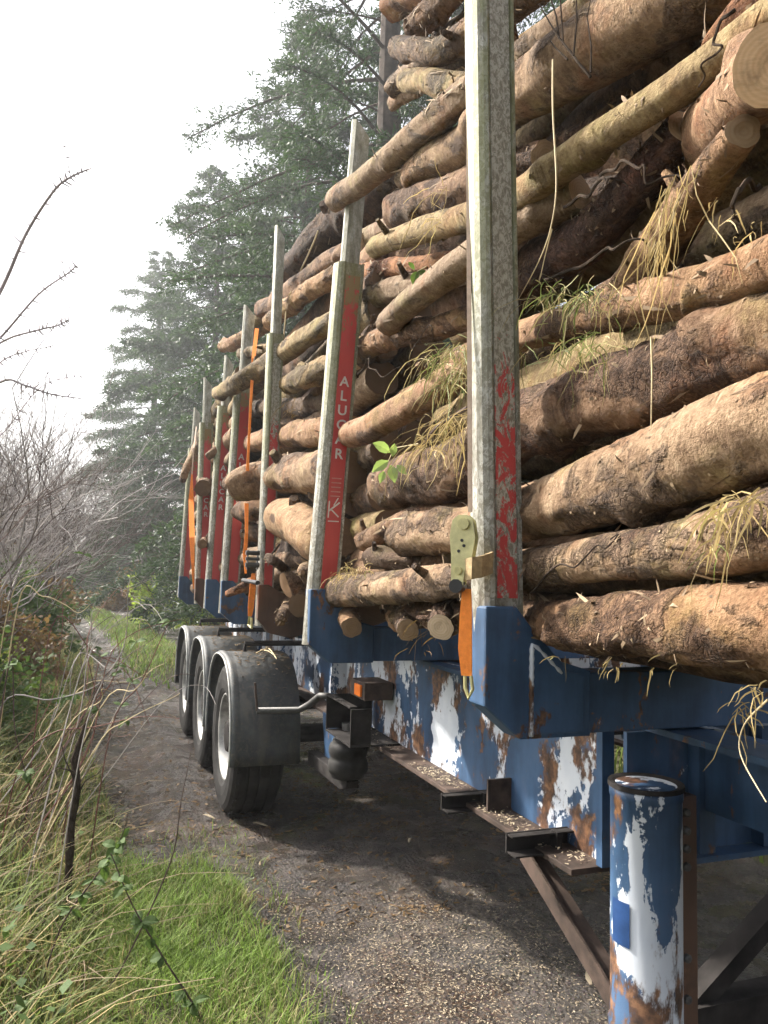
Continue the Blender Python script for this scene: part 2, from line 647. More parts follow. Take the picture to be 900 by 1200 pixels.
M['steel_grey'] = mat_simple('grey_steel', (0.095, 0.092, 0.088), 0.55, 0.4, 0.3, var=0.4, scale=8)
M['lamp'] = mat_simple('amber_lens', (0.9, 0.22, 0.03), 0.25, 0.6, var=0.1)
M['weld'] = mat_blue('worn_weld', 0.98, 0.2, sc=9)
M['plate'] = mat_simple('blue_plate', (0.02, 0.055, 0.16), 0.4, 0.4)
M['chip'] = mat_leaf('wood_chips', (0.17, 0.125, 0.08), (0.58, 0.49, 0.35), 0, 0.8)
M['trunk'] = mat_simple('tree_bark', (0.07, 0.052, 0.042), 0.9, 0.2, var=0.5, scale=5, bump=0.7, bd=0.02)
M['twig'] = mat_simple('twig_bark', (0.10, 0.070, 0.060), 0.85, 0.2, var=0.4, scale=7, bump=0.0)
M['twig_grey'] = mat_simple('grey_twig', (0.33, 0.30, 0.285), 0.85, 0.2, var=0.35, scale=3, bump=0.0)
M['twig_pale'] = mat_simple('pale_thorn_twig', (0.33, 0.29, 0.30), 0.8, 0.25, var=0.3, scale=9, bump=0.0)
M['twig_red'] = mat_simple('bramble_stem', (0.16, 0.07, 0.055), 0.7, 0.3, var=0.4, scale=6, bump=0.0)
M['straw_stem'] = mat_simple('straw_stem', (0.52, 0.42, 0.25), 0.7, 0.3, var=0.3, scale=6, bump=0.0)
M['straw_dull'] = mat_leaf('dead_stalks', (0.13, 0.085, 0.06), (0.42, 0.33, 0.21), 0, 0.8)
M['conifer'] = mat_leaf('conifer_needles', (0.016, 0.036, 0.020), (0.062, 0.104, 0.046), 0.26)
M['conifer2'] = mat_leaf('conifer_needles_light', (0.020, 0.045, 0.022), (0.075, 0.118, 0.050), 0.26)
M['bush'] = mat_leaf('bush_leaves', (0.14, 0.20, 0.04), (0.36, 0.44, 0.09), 0.5)
M['ivy'] = mat_leaf('bramble_leaves', (0.035, 0.075, 0.022), (0.12, 0.18, 0.05), 0.35, 0.7)
M['bracken'] = mat_leaf('dead_bracken', (0.10, 0.055, 0.028), (0.26, 0.17, 0.085), 0.3)
M['verge'] = mat_grass('verge_grass', (0.42, 0.32, 0.15), (0.18, 0.235, 0.06), 0.60, 0.45)
M['lawn'] = mat_grass('short_grass', (0.32, 0.28, 0.14), (0.19, 0.29, 0.055), 0.56, 0.38)
M['tuft'] = mat_grass('straw_tuft', (0.50, 0.38, 0.17), (0.20, 0.26, 0.06), 0.98)
M['tuft_green'] = mat_grass('green_tuft', (0.42, 0.34, 0.16), (0.17, 0.215, 0.06), 0.78)
M['fresh_leaf'] = mat_leaf('fresh_leaf', (0.22, 0.32, 0.10), (0.36, 0.46, 0.20), 0.35)
M['stump'] = mat_simple('dark_dead_wood', (0.05, 0.038, 0.03), 1.0, 0.02, var=0.5, scale=20, bump=0.3, bd=0.003)
M['ground'] = mat_ground()

# ------------------------------------------------------------------ ground


def xc(y):
    return 1.0 - (0.0042 * (y - 12) ** 2 if y > 12 else 0.0)


def verge_edge(y):
    base = 0.10 if y < 5 else 0.10 - 0.22 * sm((y - 5) / 3)
    return base + (xc(y) - 1.0)


def gh(x, y):
    n1 = noise.noise(Vector((x * 0.7, y * 0.7, 3.1)))
    n2 = noise.noise(Vector((x * 2.7, y * 2.7, 7.7)))
    n3 = noise.noise(Vector((x * 8.0, y * 8.0, 1.7)))
    e = verge_edge(y)
    z = 0.014 * n1 + 0.022 * n2 + 0.013 * n3
    z += 0.55 * sm((e - 0.15 - x) / 1.3) + 0.25 * sm((e - 1.6 - x) / 4)
    rv = 3.9 + (xc(y) - 1.0)
    z += 0.55 * sm((x - rv) / 1.6) + 0.5 * sm((x - rv - 1.5) / 6)
    if y < 5:
        z += 0.05 * sm((x - 0.05) / 0.2) * sm((0.92 - x) / 0.15) * sm((4.9 - y) / 0.6)
    if y > 9:
        z += 0.09 * sm(1 - abs(x - xc(y) - 0.1) / 0.9) * sm((y - 9) / 3)
    if y > 4.5:
        kk = sm((y - 4.5) / 1.5)
        z -= 0.05 * kk * sm(1 - abs(x - xc(y) + 0.72) / 0.33) - 0.025 * kk * sm(1 - abs(x - xc(y) + 0.30) / 0.22)
    if -2 < y < 12:                                   # wheel paths stay level under the tyres
        for cx in (1.03, 3.22):
            k = sm(1 - abs(x - cx) / 0.32)
            z = z * (1 - 0.85 * k) - 0.004 * k
    return z


def zone(x, y):
    n = 0.10 * noise.noise(Vector((x * 1.9, y * 1.9, 11)))
    g = sm((verge_edge(y) - x + n) / 0.16 + 0.5)
    if y < 6:
        g = max(g, sm((x - 0.12 + n) / 0.1) * sm((0.84 + n * 0.7 - x) / 0.12) * sm((4.6 + 4 * n - y) / 0.5))
        if x < 0.3:
            g = max(g, 0.75 * sm((4.9 - y) / 0.4))
    g = max(g, sm((0.72 + n - abs(x - xc(y) - 0.1)) / 0.3) * sm((y - 10.5) / 3))
    g = max(g, sm((x - (3.65 + xc(y) - 1.0) + n) / 0.3))
    return g


def axis_steps(lo, hi, near_lo, near_hi, fine, growth):
    out = []
    v = near_lo
    while v < near_hi:
        out.append(v)
        v += fine
    st, v = fine, out[-1]
    while v < hi:
        st *= growth
        v += st
        out.append(v)
    st, v = fine, near_lo
    pre = []
    while v > lo:
        st *= growth
        v -= st
        pre.append(v)
    return pre[::-1] + out


gx = axis_steps(-400, 400, -1.6, 4.2, 0.055, 1.16)
gy = axis_steps(-120, 700, 0.6, 9.5, 0.07, 1.035)
gv = [(x, y, gh(x, y)) for y in gy for x in gx]
nx = len(gx)
gf = [(j * nx + i, j * nx + i + 1, (j + 1) * nx + i + 1, (j + 1) * nx + i) for j in range(len(gy) - 1) for i in range(nx - 1)]
gm = bpy.data.meshes.new('ground')
gm.from_pydata(gv, [], gf)
gm.materials.append(M['ground'])
ca = gm.color_attributes.new('zone', 'FLOAT_COLOR', 'POINT')
buf = []
for (x, y, z) in gv:
    g = zone(x, y) if abs(x) < 60 and y < 120 else 1.0
    wt = sm(1 - abs(x - 2.05) / 0.55) * sm((y - 1.6) / 0.6) * sm((5.5 - y) / 1.2)
    wt = max(wt, sm(1 - abs(x - xc(y) + 0.95) / 0.35) * sm((y - 8) / 3), sm(1.4 - abs(x - 0.35) / 0.5) * sm((y - 4.9) / 0.6) * sm((12 - y) / 2))
    buf += [g, wt, 0.0, 1.0]
ca.data.foreach_set('color', buf)
gm.shade_smooth()
ground = link('ground', gm)
ground['kind'] = 'structure'

# ------------------------------------------------------------------ trailer
TR = thing('log_trailer', 'long blue timber trailer with upright metal stakes, standing on the muddy track', 'trailer', (2.12, 4.5, 0))
XS = 0.85                                              # outer side of the stakes


def part(name, mb, mat, parent=None, smooth=False, bevel=0.0, label=None):
    o = mb.obj(name, mat, TR if parent is None else parent, smooth, True, bevel)
    if label:
        o['label'] = label
    return o


# stakes: bottom pixel of the outer edge, top pixel, width, panel material, bracket material
STAKES = [
    dict(y=1.68, b=(554, 702), t=(546, 0), w=0.108, pan='panel_scratched', br='blue', ext=3.35, top=3.9, lab='front stake with badly scratched red panel'),
    dict(y=3.28, b=(359, 690), t=(405, 140), w=0.132, pan='panel', br='blue', lab='second stake with white lettering on a red panel turning brown above'),
    dict(y=4.46, b=(300, 690), t=(318, 264), w=0.092, pan='panel_faded', br='rust_plate', lab='third stake, narrow, its red panel half worn away'),
    dict(y=5.81, b=(258, 683), t=(281, 357), w=0.135, pan='panel', br='blue', lab='fourth stake, lettered red panel above a blue foot'),
    dict(y=6.53, b=(240, 683), t=(259, 416), w=0.125, pan='panel', br='blue', lab='fifth stake, lettered red panel behind a crossing pole'),
    dict(y=7.45, b=(228, 683), t=(235, 442), w=0.125, pan='panel', br='rust_plate', lab='sixth stake with brown rusty foot'),
    dict(y=9.13, b=(209, 680), t=(224, 477), w=0.13, pan='panel', br='blue', lab='rearmost stake with orange strap beside it'),
]


def text_mesh(ch, size):
    cu = bpy.data.curves.new('t', 'FONT')
    cu.body = ch
    cu.size = size
    cu.align_x = 'CENTER'
    cu.offset = size * 0.018
    cu.extrude = 0.0007
    cu.resolution_u = 3
    o = bpy.data.objects.new('t', cu)
    me = bpy.data.meshes.new_from_object(o)
    bpy.data.objects.remove(o)
    me.materials.clear()
    me.materials.append(M['letter'])
    return me


GLY = {c: text_mesh(c, 0.064) for c in 'ALUCR'}


def stake(S, side=1, num=0):
    Y = S['y']
    w = S['w']
    if side > 0:
        b = PY(S['b'][0], S['b'][1], Y + 0.05)
        t = PY(S['t'][0], S['t'][1], Y + 0.05)
    else:
        b = Vector((3.40 - w, Y, 1.58))
        t = Vector((3.40 - w + 0.02, Y, 3.6))
    lean = (t.x - b.x) / (t.z - b.z)
    ztop = S.get('top', t.z)
    zext = S.get('ext', min(3.08, ztop - 0.45))
    zb = 1.34

    def X(u, z):                                       # u = 0 outer edge .. 1 inner edge
        uu = u if side > 0 else 1 - u
        return b.x + uu * w + lean * (z - b.z)
    # sleeve profile (u across, v towards the rear)
    prof = [(1.0, -0.010), (0.93, -0.010), (0.925, 0.0), (0.36, 0.0), (0.35, -0.004), (0.30, -0.006), (0.2, -0.002), (0.1, 0.008), (0.03, 0.024), (0.0, 0.045),
            (0.03, 0.064), (0.12, 0.078), (0.3, 0.085), (1.0, 0.085)]
    mb = MB()
    n = len(prof)
    for z in (zb, zext):
        for (u, v) in prof:
            mb.v.append((X(u, z), Y + v, z))
    mb.f += [tuple(range(n)), tuple(range(2 * n - 1, n - 1, -1))]
    mb.f += [(i, n + i, n + (i + 1) % n, (i + 1) % n) for i in range(n)]
    st = part('stake', mb, M['alu'], label=S['lab'] if side > 0 else None)
    # extension with slanted top
    mb = MB()
    pe = [(0.86, 0.014), (0.48, 0.014), (0.34, 0.018), (0.24, 0.035), (0.24, 0.052), (0.34, 0.066), (0.86, 0.068)]
    n = len(pe)
    for k in (0, 1):
        for (u, v) in pe:
            z = zext - 0.2 if k == 0 else ztop - 0.15 * max(0, (u - 0.3))
            mb.v.append((X(u, z), Y + v, z))
    mb.f += [tuple(range(n)), tuple(range(2 * n - 1, n - 1, -1))]
    mb.f += [(i, n + i, n + (i + 1) % n, (i + 1) % n) for i in range(n)]
    part('extension', mb, M['alu_clean'], st)
    if side > 0:
        z0, z1 = b.z + 0.005, zext - 0.06
        mb = MB()
        for (u, v, z) in ((0.38, -0.0025, z0), (0.90, -0.0025, z0), (0.90, -0.0025, z1), (0.38, -0.0025, z1),
                          (0.38, 0.002, z0), (0.90, 0.002, z0), (0.90, 0.002, z1), (0.38, 0.002, z1)):
            mb.v.append((X(u, z), Y + v, z))
        mb.f += [(0, 1, 2, 3), (7, 6, 5, 4), (0, 4, 5, 1), (1, 5, 6, 2), (2, 6, 7, 3), (3, 7, 4, 0)]
        part('red_panel', mb, M[S['pan']], st)
        if num not in (0, 2):
            for i, c in enumerate('ALUCAR'):
                z = 2.50 - i * 0.0665
                o = link('letter', GLY[c], st)
                o.matrix_local = Matrix.Translation((X(0.63, z), Y - 0.0045, z)) @ Matrix.Rotation(lean, 4, 'Y') @ Matrix.Rotation(pi / 2, 4, 'X')
        if num == 1:                                   # small print and an emblem under the name
            mb = MB()
            for i in range(5):
                z = 2.075 - i * 0.020
                mb.box((X(0.46, z), Y - 0.0045, z), (X(0.80, z), Y - 0.0035, z + 0.005))
            part('small_print', mb, M['letter_faint'], st)
            mb = MB()
            for (ua, za, ub, zb2, ww) in ((0.44, 1.90, 0.44, 1.975, 0.006), (0.44, 1.93, 0.80, 1.97, 0.007), (0.50, 1.94, 0.80, 1.905, 0.006),
                                          (0.60, 1.955, 0.74, 1.99, 0.005), (0.44, 1.885, 0.82, 1.885, 0.005)):
                pa, pb = Vector((X(ua, za), Y - 0.004, za)), Vector((X(ub, zb2), Y - 0.004, zb2))
                d = (pb - pa).normalized()
                mb.slab([pa, pb], ww, Vector((d.z, 0, -d.x)), 0.001)
            part('emblem', mb, M['letter'], st)
    # blue foot: side plates with a chamfered lower corner and sloping inner edge
    sg = 1 if side > 0 else -1
    ox = X(0, 1.58) + sg * 0.002
    if side > 0 and num in (2, 5):
        pts = [(0, 1.58), (0.06, 1.58), (0.20, 1.50), (0.30, 1.42), (0.30, 1.30), (0.20, 1.27), (0.07, 1.30), (0.0, 1.38)]
    else:
        pts = [(0, 1.583), (0.085, 1.583), (0.13, 1.53), (0.215, 1.448), (0.30, 1.424), (0.30, 1.262), (0.10, 1.262), (0.0, 1.345)]
    mb = MB().prism([(ox + sg * p, q) for p, q in pts], 1, Y - 0.016, Y + 0.07)
    br = part('stake_foot', mb, M[S['br']], bevel=0.006)
    if side > 0:
        # welded doubler plate and rim on the foot's front face
        mb = MB().prism([(ox + 0.128, 1.275), (ox + 0.275, 1.275), (ox + 0.275, 1.415), (ox + 0.225, 1.425), (ox + 0.150, 1.490), (ox + 0.128, 1.490)], 1, Y - 0.024, Y - 0.014)
        if num == 0:
            part('doubler_plate', mb, M['blue'], br, bevel=0.003)
            wb_ = [(ox + 0.126, Y - 0.020, 1.270 + 0.011 * i) for i in range(21)] + [(ox + 0.13 + 0.010 * i, Y - 0.020, 1.492 - 0.009 * i) for i in range(1, 9)]
            part('weld_bead', MB().tube(wb_, [0.0055 + 0.0015 * (i % 2) for i in range(len(wb_))], 6), M['weld'], br, smooth=True)
        if num == 2:
            mb = MB().prism([(ox + 0.10, 1.36), (ox + 0.17, 1.36), (ox + 0.135, 1.45)], 1, Y - 0.020, Y - 0.014)
            part('painted_patch', mb, M['plate'], br)
    return st


for i, S in enumerate(STAKES):
    stake(S, 1, i)
for i, S in enumerate(STAKES):
    S2 = dict(S)
    S2['w'] = 0.12
    stake(S2, -1, i)
    # bolster beam between the two feet
    mb = MB().box((XS + 0.26, S['y'] - 0.008, 1.268), (3.12, S['y'] + 0.092, 1.418))
    part('bolster', mb, M['blue'], bevel=0.004)

# chassis: two I-beams
for xw, sgn in ((1.50, -1), (2.74, 1)):
    ya, yb = 2.05, 9.75
    mb = MB().box((xw, ya, 0.785), (xw + 0.012 * -sgn if sgn > 0 else xw + 0.012, yb, 1.262))
    wb = part('chassis_web', mb, M['blue_worn'])
    fx = (xw - 0.125, xw + 0.06) if sgn < 0 else (xw - 0.06, xw + 0.125)
    mb = MB().box((fx[0], 2.04, 0.765), (fx[1], yb, 0.784))
    part('chassis_flange', mb, M['steel_brown'], bevel=0.003)
    mb = MB().box((fx[0] + 0.05, 1.2, 1.245), (fx[1], yb, 1.261))
    part('chassis_flange', mb, M['blue'])
    if sgn < 0:
        mb = MB().box((xw - 0.03, 2.02, 0.786), (xw + 0.014, 2.05, 1.244))
        part('web_end_plate', mb, M['blue'])
        for y in (2.62, 4.72, 6.2, 7.5):
            mb = MB().box((xw - 0.10, y, 0.786), (xw - 0.001, y + 0.012, 1.243 if y > 3 else 0.90))
            part('web_stiffener', mb, M['blue_worn'] if y > 3 else M['steel_brown'])
# gooseneck rails running forward
for x0 in (1.62, 2.56):
    mb = MB().box((x0, -1.6, 1.02), (x0 + 0.07, 2.03, 1.24))
    part('gooseneck_rail', mb, M['blue'], bevel=0.004)
mb = MB().box((1.30, -1.6, 1.262), (2.95, -0.9, 1.30))
part('gooseneck_plate', mb, M['steel_dark'])
for y in (-1.0, 0.4, 3.0, 4.5, 6.2, 7.5, 9.4):
    mb = MB().box((1.515, y, 0.95), (2.73, y + 0.08, 1.20))
    part('crossmember', mb, M['steel_dark'])

# leg crossmember behind the landing legs, with its lower lip
mb = MB().box((1.47, 1.80, 0.90), (2.80, 1.815, 1.244))
cm = part('leg_crossmember', mb, M['blue'])
mb = MB().box((1.52, 1.74, 0.885), (2.78, 1.799, 0.90))
part('lip', mb, M['blue'], cm)
for x0 in (1.60, 1.83, 2.30):
    mb = MB().box((x0, 1.755, 0.902), (x0 + 0.055, 1.799, 1.243))
    part('rib', mb, M['blue'], cm)
mb = MB().box((1.36, 1.76, 1.02), (1.50, 1.775, 1.244))
part('leg_mounting_plate', mb, M['blue'])
mb = MB().box((1.415, 1.66, 0.74), (1.47, 1.70, 1.02))

# landing legs
LEG = PX(757, 1000, 1.345)
lx, ly = 1.345, LEG.y


def leg(cx, front=True):
    Lr = 0.088
    prof = [(1.135, Lr - 0.012), (1.13, Lr - 0.002), (1.122, Lr + 0.003), (1.105, Lr + 0.003), (1.10, Lr), (0.56, Lr), (0.553, Lr + 0.005), (0.535, Lr + 0.005), (0.53, Lr - 0.003)]
    mb = MB().lathe(prof, (cx, ly, 0), 2, 28)
    n = 28
    mb.f.append(tuple(range(n)))
    o = part('landing_leg', mb, M['blue_leg'], smooth=False, label='blue landing leg, paint peeled to white' if front else None)
    for p in o.data.polygons:
        p.use_smooth = len(p.vertices) == 4
    mb = MB().lathe([(1.132, 0.001), (1.132, Lr - 0.02), (1.138, Lr - 0.004), (1.140, Lr + 0.006), (1.128, Lr + 0.007), (1.126, Lr - 0.001)], (cx, ly, 0), 2, 28)
    part('cap', mb, M['steel_dark'], o)
    mb = MB().lathe([(0.54, Lr - 0.006), (0.06, Lr - 0.006)], (cx, ly, 0), 2, 24)
    part('inner_tube', mb, M['blue'], o, smooth=True)
    mb = MB().lathe([(0.07, 0.05), (0.06, 0.13), (0.03, 0.15), (0.0, 0.15), (0.0, 0.001)], (cx, ly, 0.0), 2, 24)
    part('foot', mb, M['steel_dark'], o)
    # bolted angle on the inner side
    mb = MB().box((cx + 0.083, ly - 0.02, 0.46), (cx + 0.145, ly + 0.0, 1.10))
    mb.box((cx + 0.133, ly, 0.46), (cx + 0.145, ly + 0.08, 1.10))
    ang = part('mounting_angle', mb, M['rust_plate'], o, bevel=0.002)
    for z in (1.06, 1.015, 0.97, 0.925, 0.70, 0.60):
        mb = MB().lathe([(0.0, 0.011), (-0.009, 0.011), (-0.013, 0.006), (-0.013, 0.0005)], (cx + 0.108, ly - 0.02, z), 1, 8)
        part('bolt', mb, M['steel_grey'], o, smooth=False)
    if front:
        zt, zb = 0.86, 0.755
        mb = MB()
        pts = [Vector((cx + (Lr + 0.003) * cos(a), ly + (Lr + 0.003) * sin(a), 0)) for a in [radians(d) for d in (170, 179, 188, 197, 206)]]
        for p in pts:
            mb.v.append((p.x, p.y, zb))
            mb.v.append((p.x, p.y, zt))
        mb.f += [(2 * i, 2 * i + 2, 2 * i + 3, 2 * i + 1) for i in range(4)]
        pl = part('data_plate', mb, M['plate'], o, smooth=True)


leg(lx, True)
leg(2.90, False)
# braces of the legs
mb = MB()
d0, d1 = Vector((1.43, 2.46, 0.775)), Vector((1.43, 1.76, 0.44))
mb.slab([d0, d1], 0.075, Vector((1, 0, 0)), 0.010)
mb.slab([d0 + Vector((-0.034, 0, 0.0)), d1 + Vector((-0.034, 0, 0.0))], 0.008, Vector((1, 0, 0)), 0.06)
part('leg_strut', mb, M['steel_brown'])
mb = MB().slab([Vector((2.12, 1.77, 0.885)), Vector((1.46, 1.77, 0.42))], 0.06, Vector((0, 1, 0)), 0.05)
part('leg_brace', mb, M['steel_dark'])
mb = MB().slab([Vector((2.12, 1.77, 0.885)), Vector((2.80, 1.77, 0.42))], 0.06, Vector((0, 1, 0)), 0.05)
part('leg_brace', mb, M['steel_dark'])
mb = MB().box((1.44, 1.72, 0.44), (2.82, 1.80, 0.52))
part('leg_cross_tube', mb, M['steel_dark'])

# channel brackets under the flange
for (px, py, L) in ((522, 934, 0.30), (600, 982, 0.26)):
    p = PX(px, py, 1.27)
    mb = MB().box((p.x, p.y + 0.035, p.z - 0.060), (1.56, p.y + 0.043, p.z + 0.004))
    mb.box((p.x + 0.002, p.y - 0.02, p.z - 0.058), (1.56, p.y + 0.034, p.z - 0.052))
    mb.box((p.x + 0.002, p.y + 0.0, p.z - 0.004), (1.56, p.y + 0.034, p.z + 0.002))
    mb.box((1.43, p.y - 0.01, p.z + 0.005), (1.45, p.y + 0.03, 0.764))
    part('side_guard_bracket', mb, M['steel_dark'], bevel=0.002)

# open box bracket with marker lamp, and air spring
q = PX(392, 835, 1.26)
y0 = q.y
zb = 0.784
mb = MB()
mb.box((1.22, y0 - 0.42, zb), (1.49, y0 + 0.03, zb + 0.010))
mb.box((1.22, y0 + 0.022, zb + 0.012), (1.49, y0 + 0.032, zb + 0.20))
mb.box((1.22, y0 - 0.42, zb + 0.012), (1.33, y0 - 0.408, zb + 0.19))
mb.box((1.22, y0 - 0.40, zb + 0.19), (1.26, y0 + 0.02, zb + 0.20))
bxo = part('tool_bracket', mb, M['steel_dark'], bevel=0.002)
mb = MB()
for dy in (0.10, 0.20):
    mb.tube([(1.235, y0 - dy, zb + 0.196), (1.235, y0 - dy, zb + 0.206)], 0.008, 6)
part('screw', mb, M['steel_grey'], bxo)
mb = MB().box((1.33, y0 - 0.30, zb + 0.21), (1.49, y0 - 0.06, zb + 0.30))
lb = part('lamp_housing', mb, M['steel_brown'], bevel=0.004)
pl = PX(420, 799, 1.325)
mb = MB().box((1.318, pl.y - 0.05, zb + 0.225), (1.331, pl.y + 0.05, zb + 0.285))
part('amber_lamp', mb, M['lamp'], lb, bevel=0.003)
ax_, ay_ = 1.34, y0 - 0.02
mb = MB().lathe([(0.745, 0.002), (0.745, 0.085), (0.735, 0.09), (0.728, 0.088), (0.72, 0.100), (0.70, 0.108), (0.675, 0.109), (0.655, 0.102), (0.645, 0.098), (0.636, 0.103), (0.618, 0.111), (0.59, 0.112), (0.568, 0.106), (0.556, 0.094), (0.548, 0.092), (0.54, 0.09), (0.53, 0.02)], (ax_, ay_, 0), 2, 28)
asp = part('air_spring', mb, M['rubber'], smooth=True)
mb = MB().tube([(ax_, ay_, 0.73), (ax_, ay_, 0.83)], 0.04, 12)
part('piston', mb, M['steel_grey'], asp, smooth=False)
mb = MB().prism([(ay_ - 0.09, 0.535), (ay_ + 0.10, 0.535), (ay_ + 0.75, 0.52), (ay_ + 0.75, 0.44), (ay_ + 0.05, 0.46), (ay_ - 0.06, 0.49)], 0, 1.31, 1.38)
part('trailing_arm', mb, M['steel_dark'], asp, bevel=0.006)
mb = MB().prism([(y0 + 0.30, 0.78), (y0 + 0.62, 0.78), (y0 + 0.52, 0.42), (y0 + 0.36, 0.42)], 0, 1.37, 1.385)
part('spring_hanger', mb, M['blue'])
mb = MB()
mb.tube([(1.42, y0 - 0.03, 0.79), (1.42, y0 - 0.06, 0.70), (1.42, y0 - 0.12, 0.70), (1.42, y0 - 0.15, 0.78)], 0.008, 6)
part('air_hose', mb, M['black'])

# wheels
WY = (5.52, 6.83, 8.14)
TYR_R, TYR_W = 0.51, 0.36


def build_wheel():
    r, w = TYR_R, TYR_W
    # local: axle along x, outer side at x = 0, centre at origin
    prof = [(0.045, 0.292), (0.02, 0.30), (0.006, 0.33), (0.0, 0.39), (0.004, 0.45), (0.018, 0.482), (0.04, 0.500), (0.055, r - 0.006), (0.058, r), (0.10, r), (0.103, r - 0.012), (0.115, r - 0.012),
            (0.118, r), (0.168, r), (0.171, r - 0.012), (0.185, r - 0.012), (0.188, r), (0.24, r), (0.243, r - 0.012), (0.255, r - 0.012), (0.258, r), (w - 0.058, r), (w - 0.04, 0.5), (w - 0.0, 0.42), (w - 0.02, 0.30), (w - 0.05, 0.29)]
    t = MB().lathe(prof, (0, 0, 0), 0, 56)
    # sipes along the shoulder
    for k in range(42):
        a = 2 * pi * k / 42
        c, s_ = cos(a), sin(a)
        tang = Vector((0, -s_, c))
        rad = Vector((0, c, s_))
        mbp = Vector((0.038, 0, 0)) + rad * 0.503
        for (dx) in (0.0,):
            b = len(t.v)
            for (ox, oy, orr) in ((0, -0.007, -0.01), (0.03, -0.007, -0.004), (0.03, 0.007, -0.004), (0, 0.007, -0.01), (0, -0.006, 0.002), (0.03, -0.006, 0.0085), (0.03, 0.006, 0.0085), (0, 0.006, 0.002)):
                t.v.append(tuple(mbp + Vector((ox, 0, 0)) + tang * oy * 3 + rad * orr))
            for qd in ((0, 1, 5, 4), (1, 2, 6, 5), (2, 3, 7, 6), (3, 0, 4, 7), (4, 5, 6, 7)):
                t.f.append(tuple(b + i for i in qd))
    tm = t.mesh('tyre', M['rubber'])
    rim = MB().lathe([(0.05, 0.298), (0.028, 0.298), (0.022, 0.290), (0.03, 0.278), (0.10, 0.262), (0.16, 0.25), (0.17, 0.20), (0.155, 0.15), (0.13, 0.135), (0.125, 0.11)], (0, 0, 0), 0, 40)
    rm = rim.mesh('rim', M['rim'], True)
    hub = MB().lathe([(0.14, 0.115), (0.05, 0.11), (0.035, 0.10), (0.03, 0.06), (0.03, 0.001)], (0, 0, 0), 0, 20)
    for k in range(10):
        a = 2 * pi * k / 10
        hub.tube([(0.165, 0.168 * cos(a), 0.168 * sin(a)), (0.125, 0.168 * cos(a), 0.168 * sin(a))], 0.014, 6)
    hm = hub.mesh('hub', M['steel_dark'])
    return tm, rm, hm


tm, rm, hm = build_wheel()
for me in (tm, rm, hm):
    bm = bmesh.new()
    bm.from_mesh(me)
    bmesh.ops.recalc_face_normals(bm, faces=bm.faces)
    bm.to_mesh(me)
    bm.free()


def wheel(x, y, flip):
    o = link('wheel', tm, TR)
    o.matrix_parent_inverse = Matrix.Translation(-Vector(TR.location))
    o.location = (x, y, TYR_R - 0.006)
    o.rotation_euler = (rnd.uniform(0, 6), 0, pi if flip else 0)
    link('rim', rm, o)
    link('hub', hm, o)
    return o


for y in WY:
    wheel(XS, y, False)
    wheel(3.40, y, True)
    mb = MB().tube([(XS + 0.1, y, 0.5), (3.3, y, 0.5)], 0.065, 12)
    part('axle', mb, M['steel_dark'])

# mudguards


def fender(y, first):
    R = 0.585
    x0, x1 = XS - 0.025, XS + 0.42
    angs = [radians(a) for a in range(-6, 187, 6)]
    mb = MB()
    th = 0.012
    ring = []
    prof = [(x0, -0.03), (x0 - 0.002, -0.008), (x0 + 0.012, 0.006), (x0 + 0.03, 0.008), (x0 + 0.05, 0.0), (x0 + 0.06, 0.0), (x1, 0.0), (x1, -th), (x0 + 0.05, -th), (x0 + 0.012, -th + 0.004), (x0 + 0.008, -0.03)]
    n = len(prof)
    for a in angs:
        for (x, dr) in prof:
            rr = R + dr
            # flatten the front drop
            yy = y - math.copysign(abs(cos(a)) ** 0.78, cos(a)) * rr
            zz = TYR_R + math.copysign(abs(sin(a)) ** 0.86, sin(a)) * rr * 0.98
            mb.v.append((x, yy, zz))
    for i in range(len(angs) - 1):
        for k in range(n):
            k2 = (k + 1) % n
            mb.f.append((i * n + k, i * n + k2, (i + 1) * n + k2, (i + 1) * n + k))
    mb.f.append(tuple(range(n)))
    mb.f.append(tuple((len(angs) - 1) * n + k for k in reversed(range(n))))
    o = part('mudguard', mb, M['fender'])
    o.data.shade_smooth()
    mb = MB().tube([(x0 - 0.006, y - math.copysign(abs(cos(a)) ** 0.78, cos(a)) * (R - 0.012), TYR_R + math.copysign(abs(sin(a)) ** 0.86, sin(a)) * (R - 0.012) * 0.98) for a in angs], 0.006, 6)
    part('edge_trim', mb, M['white_trim'], o, smooth=True)
    return o


for i, y in enumerate(WY):
    fo = fender(y, i == 0)
    mb = MB().tube([(1.0, y + 0.05, 1.075), (1.0, y + 0.05, 1.14), (1.5, y + 0.05, 1.14)], 0.02, 8)
    part('mudguard_stay', mb, M['steel_dark'])
# stay rod across the front mudguard
yF = WY[0] - 0.615
pa = PY(301, 833, yF)
pb = PY(350, 832, yF)
pc = PX(386, 816, 1.36)
mb = MB().tube([pa, pb, pb + (pc - pb) * 0.35 + Vector((0, 0, 0.005)), pb + (pc - pb) * 0.7 + Vector((0, 0, 0.03)), pc], 0.021, 10)
part('stay_rod', mb, M['steel_grey'], smooth=True)
mb = MB().tube([pa + Vector((0, -0.01, 0.0)), PY(299, 800, yF - 0.01)], 0.008, 6)
part('marker_stick', mb, M['steel_brown'])
# rear cross bumper
mb = MB().box((1.0, 9.72, 0.55), (3.3, 9.80, 0.70))
part('rear_bumper', mb, M['steel_dark'])

# ------------------------------------------------------------------ logs
LOGS = 'logs on the trailer'


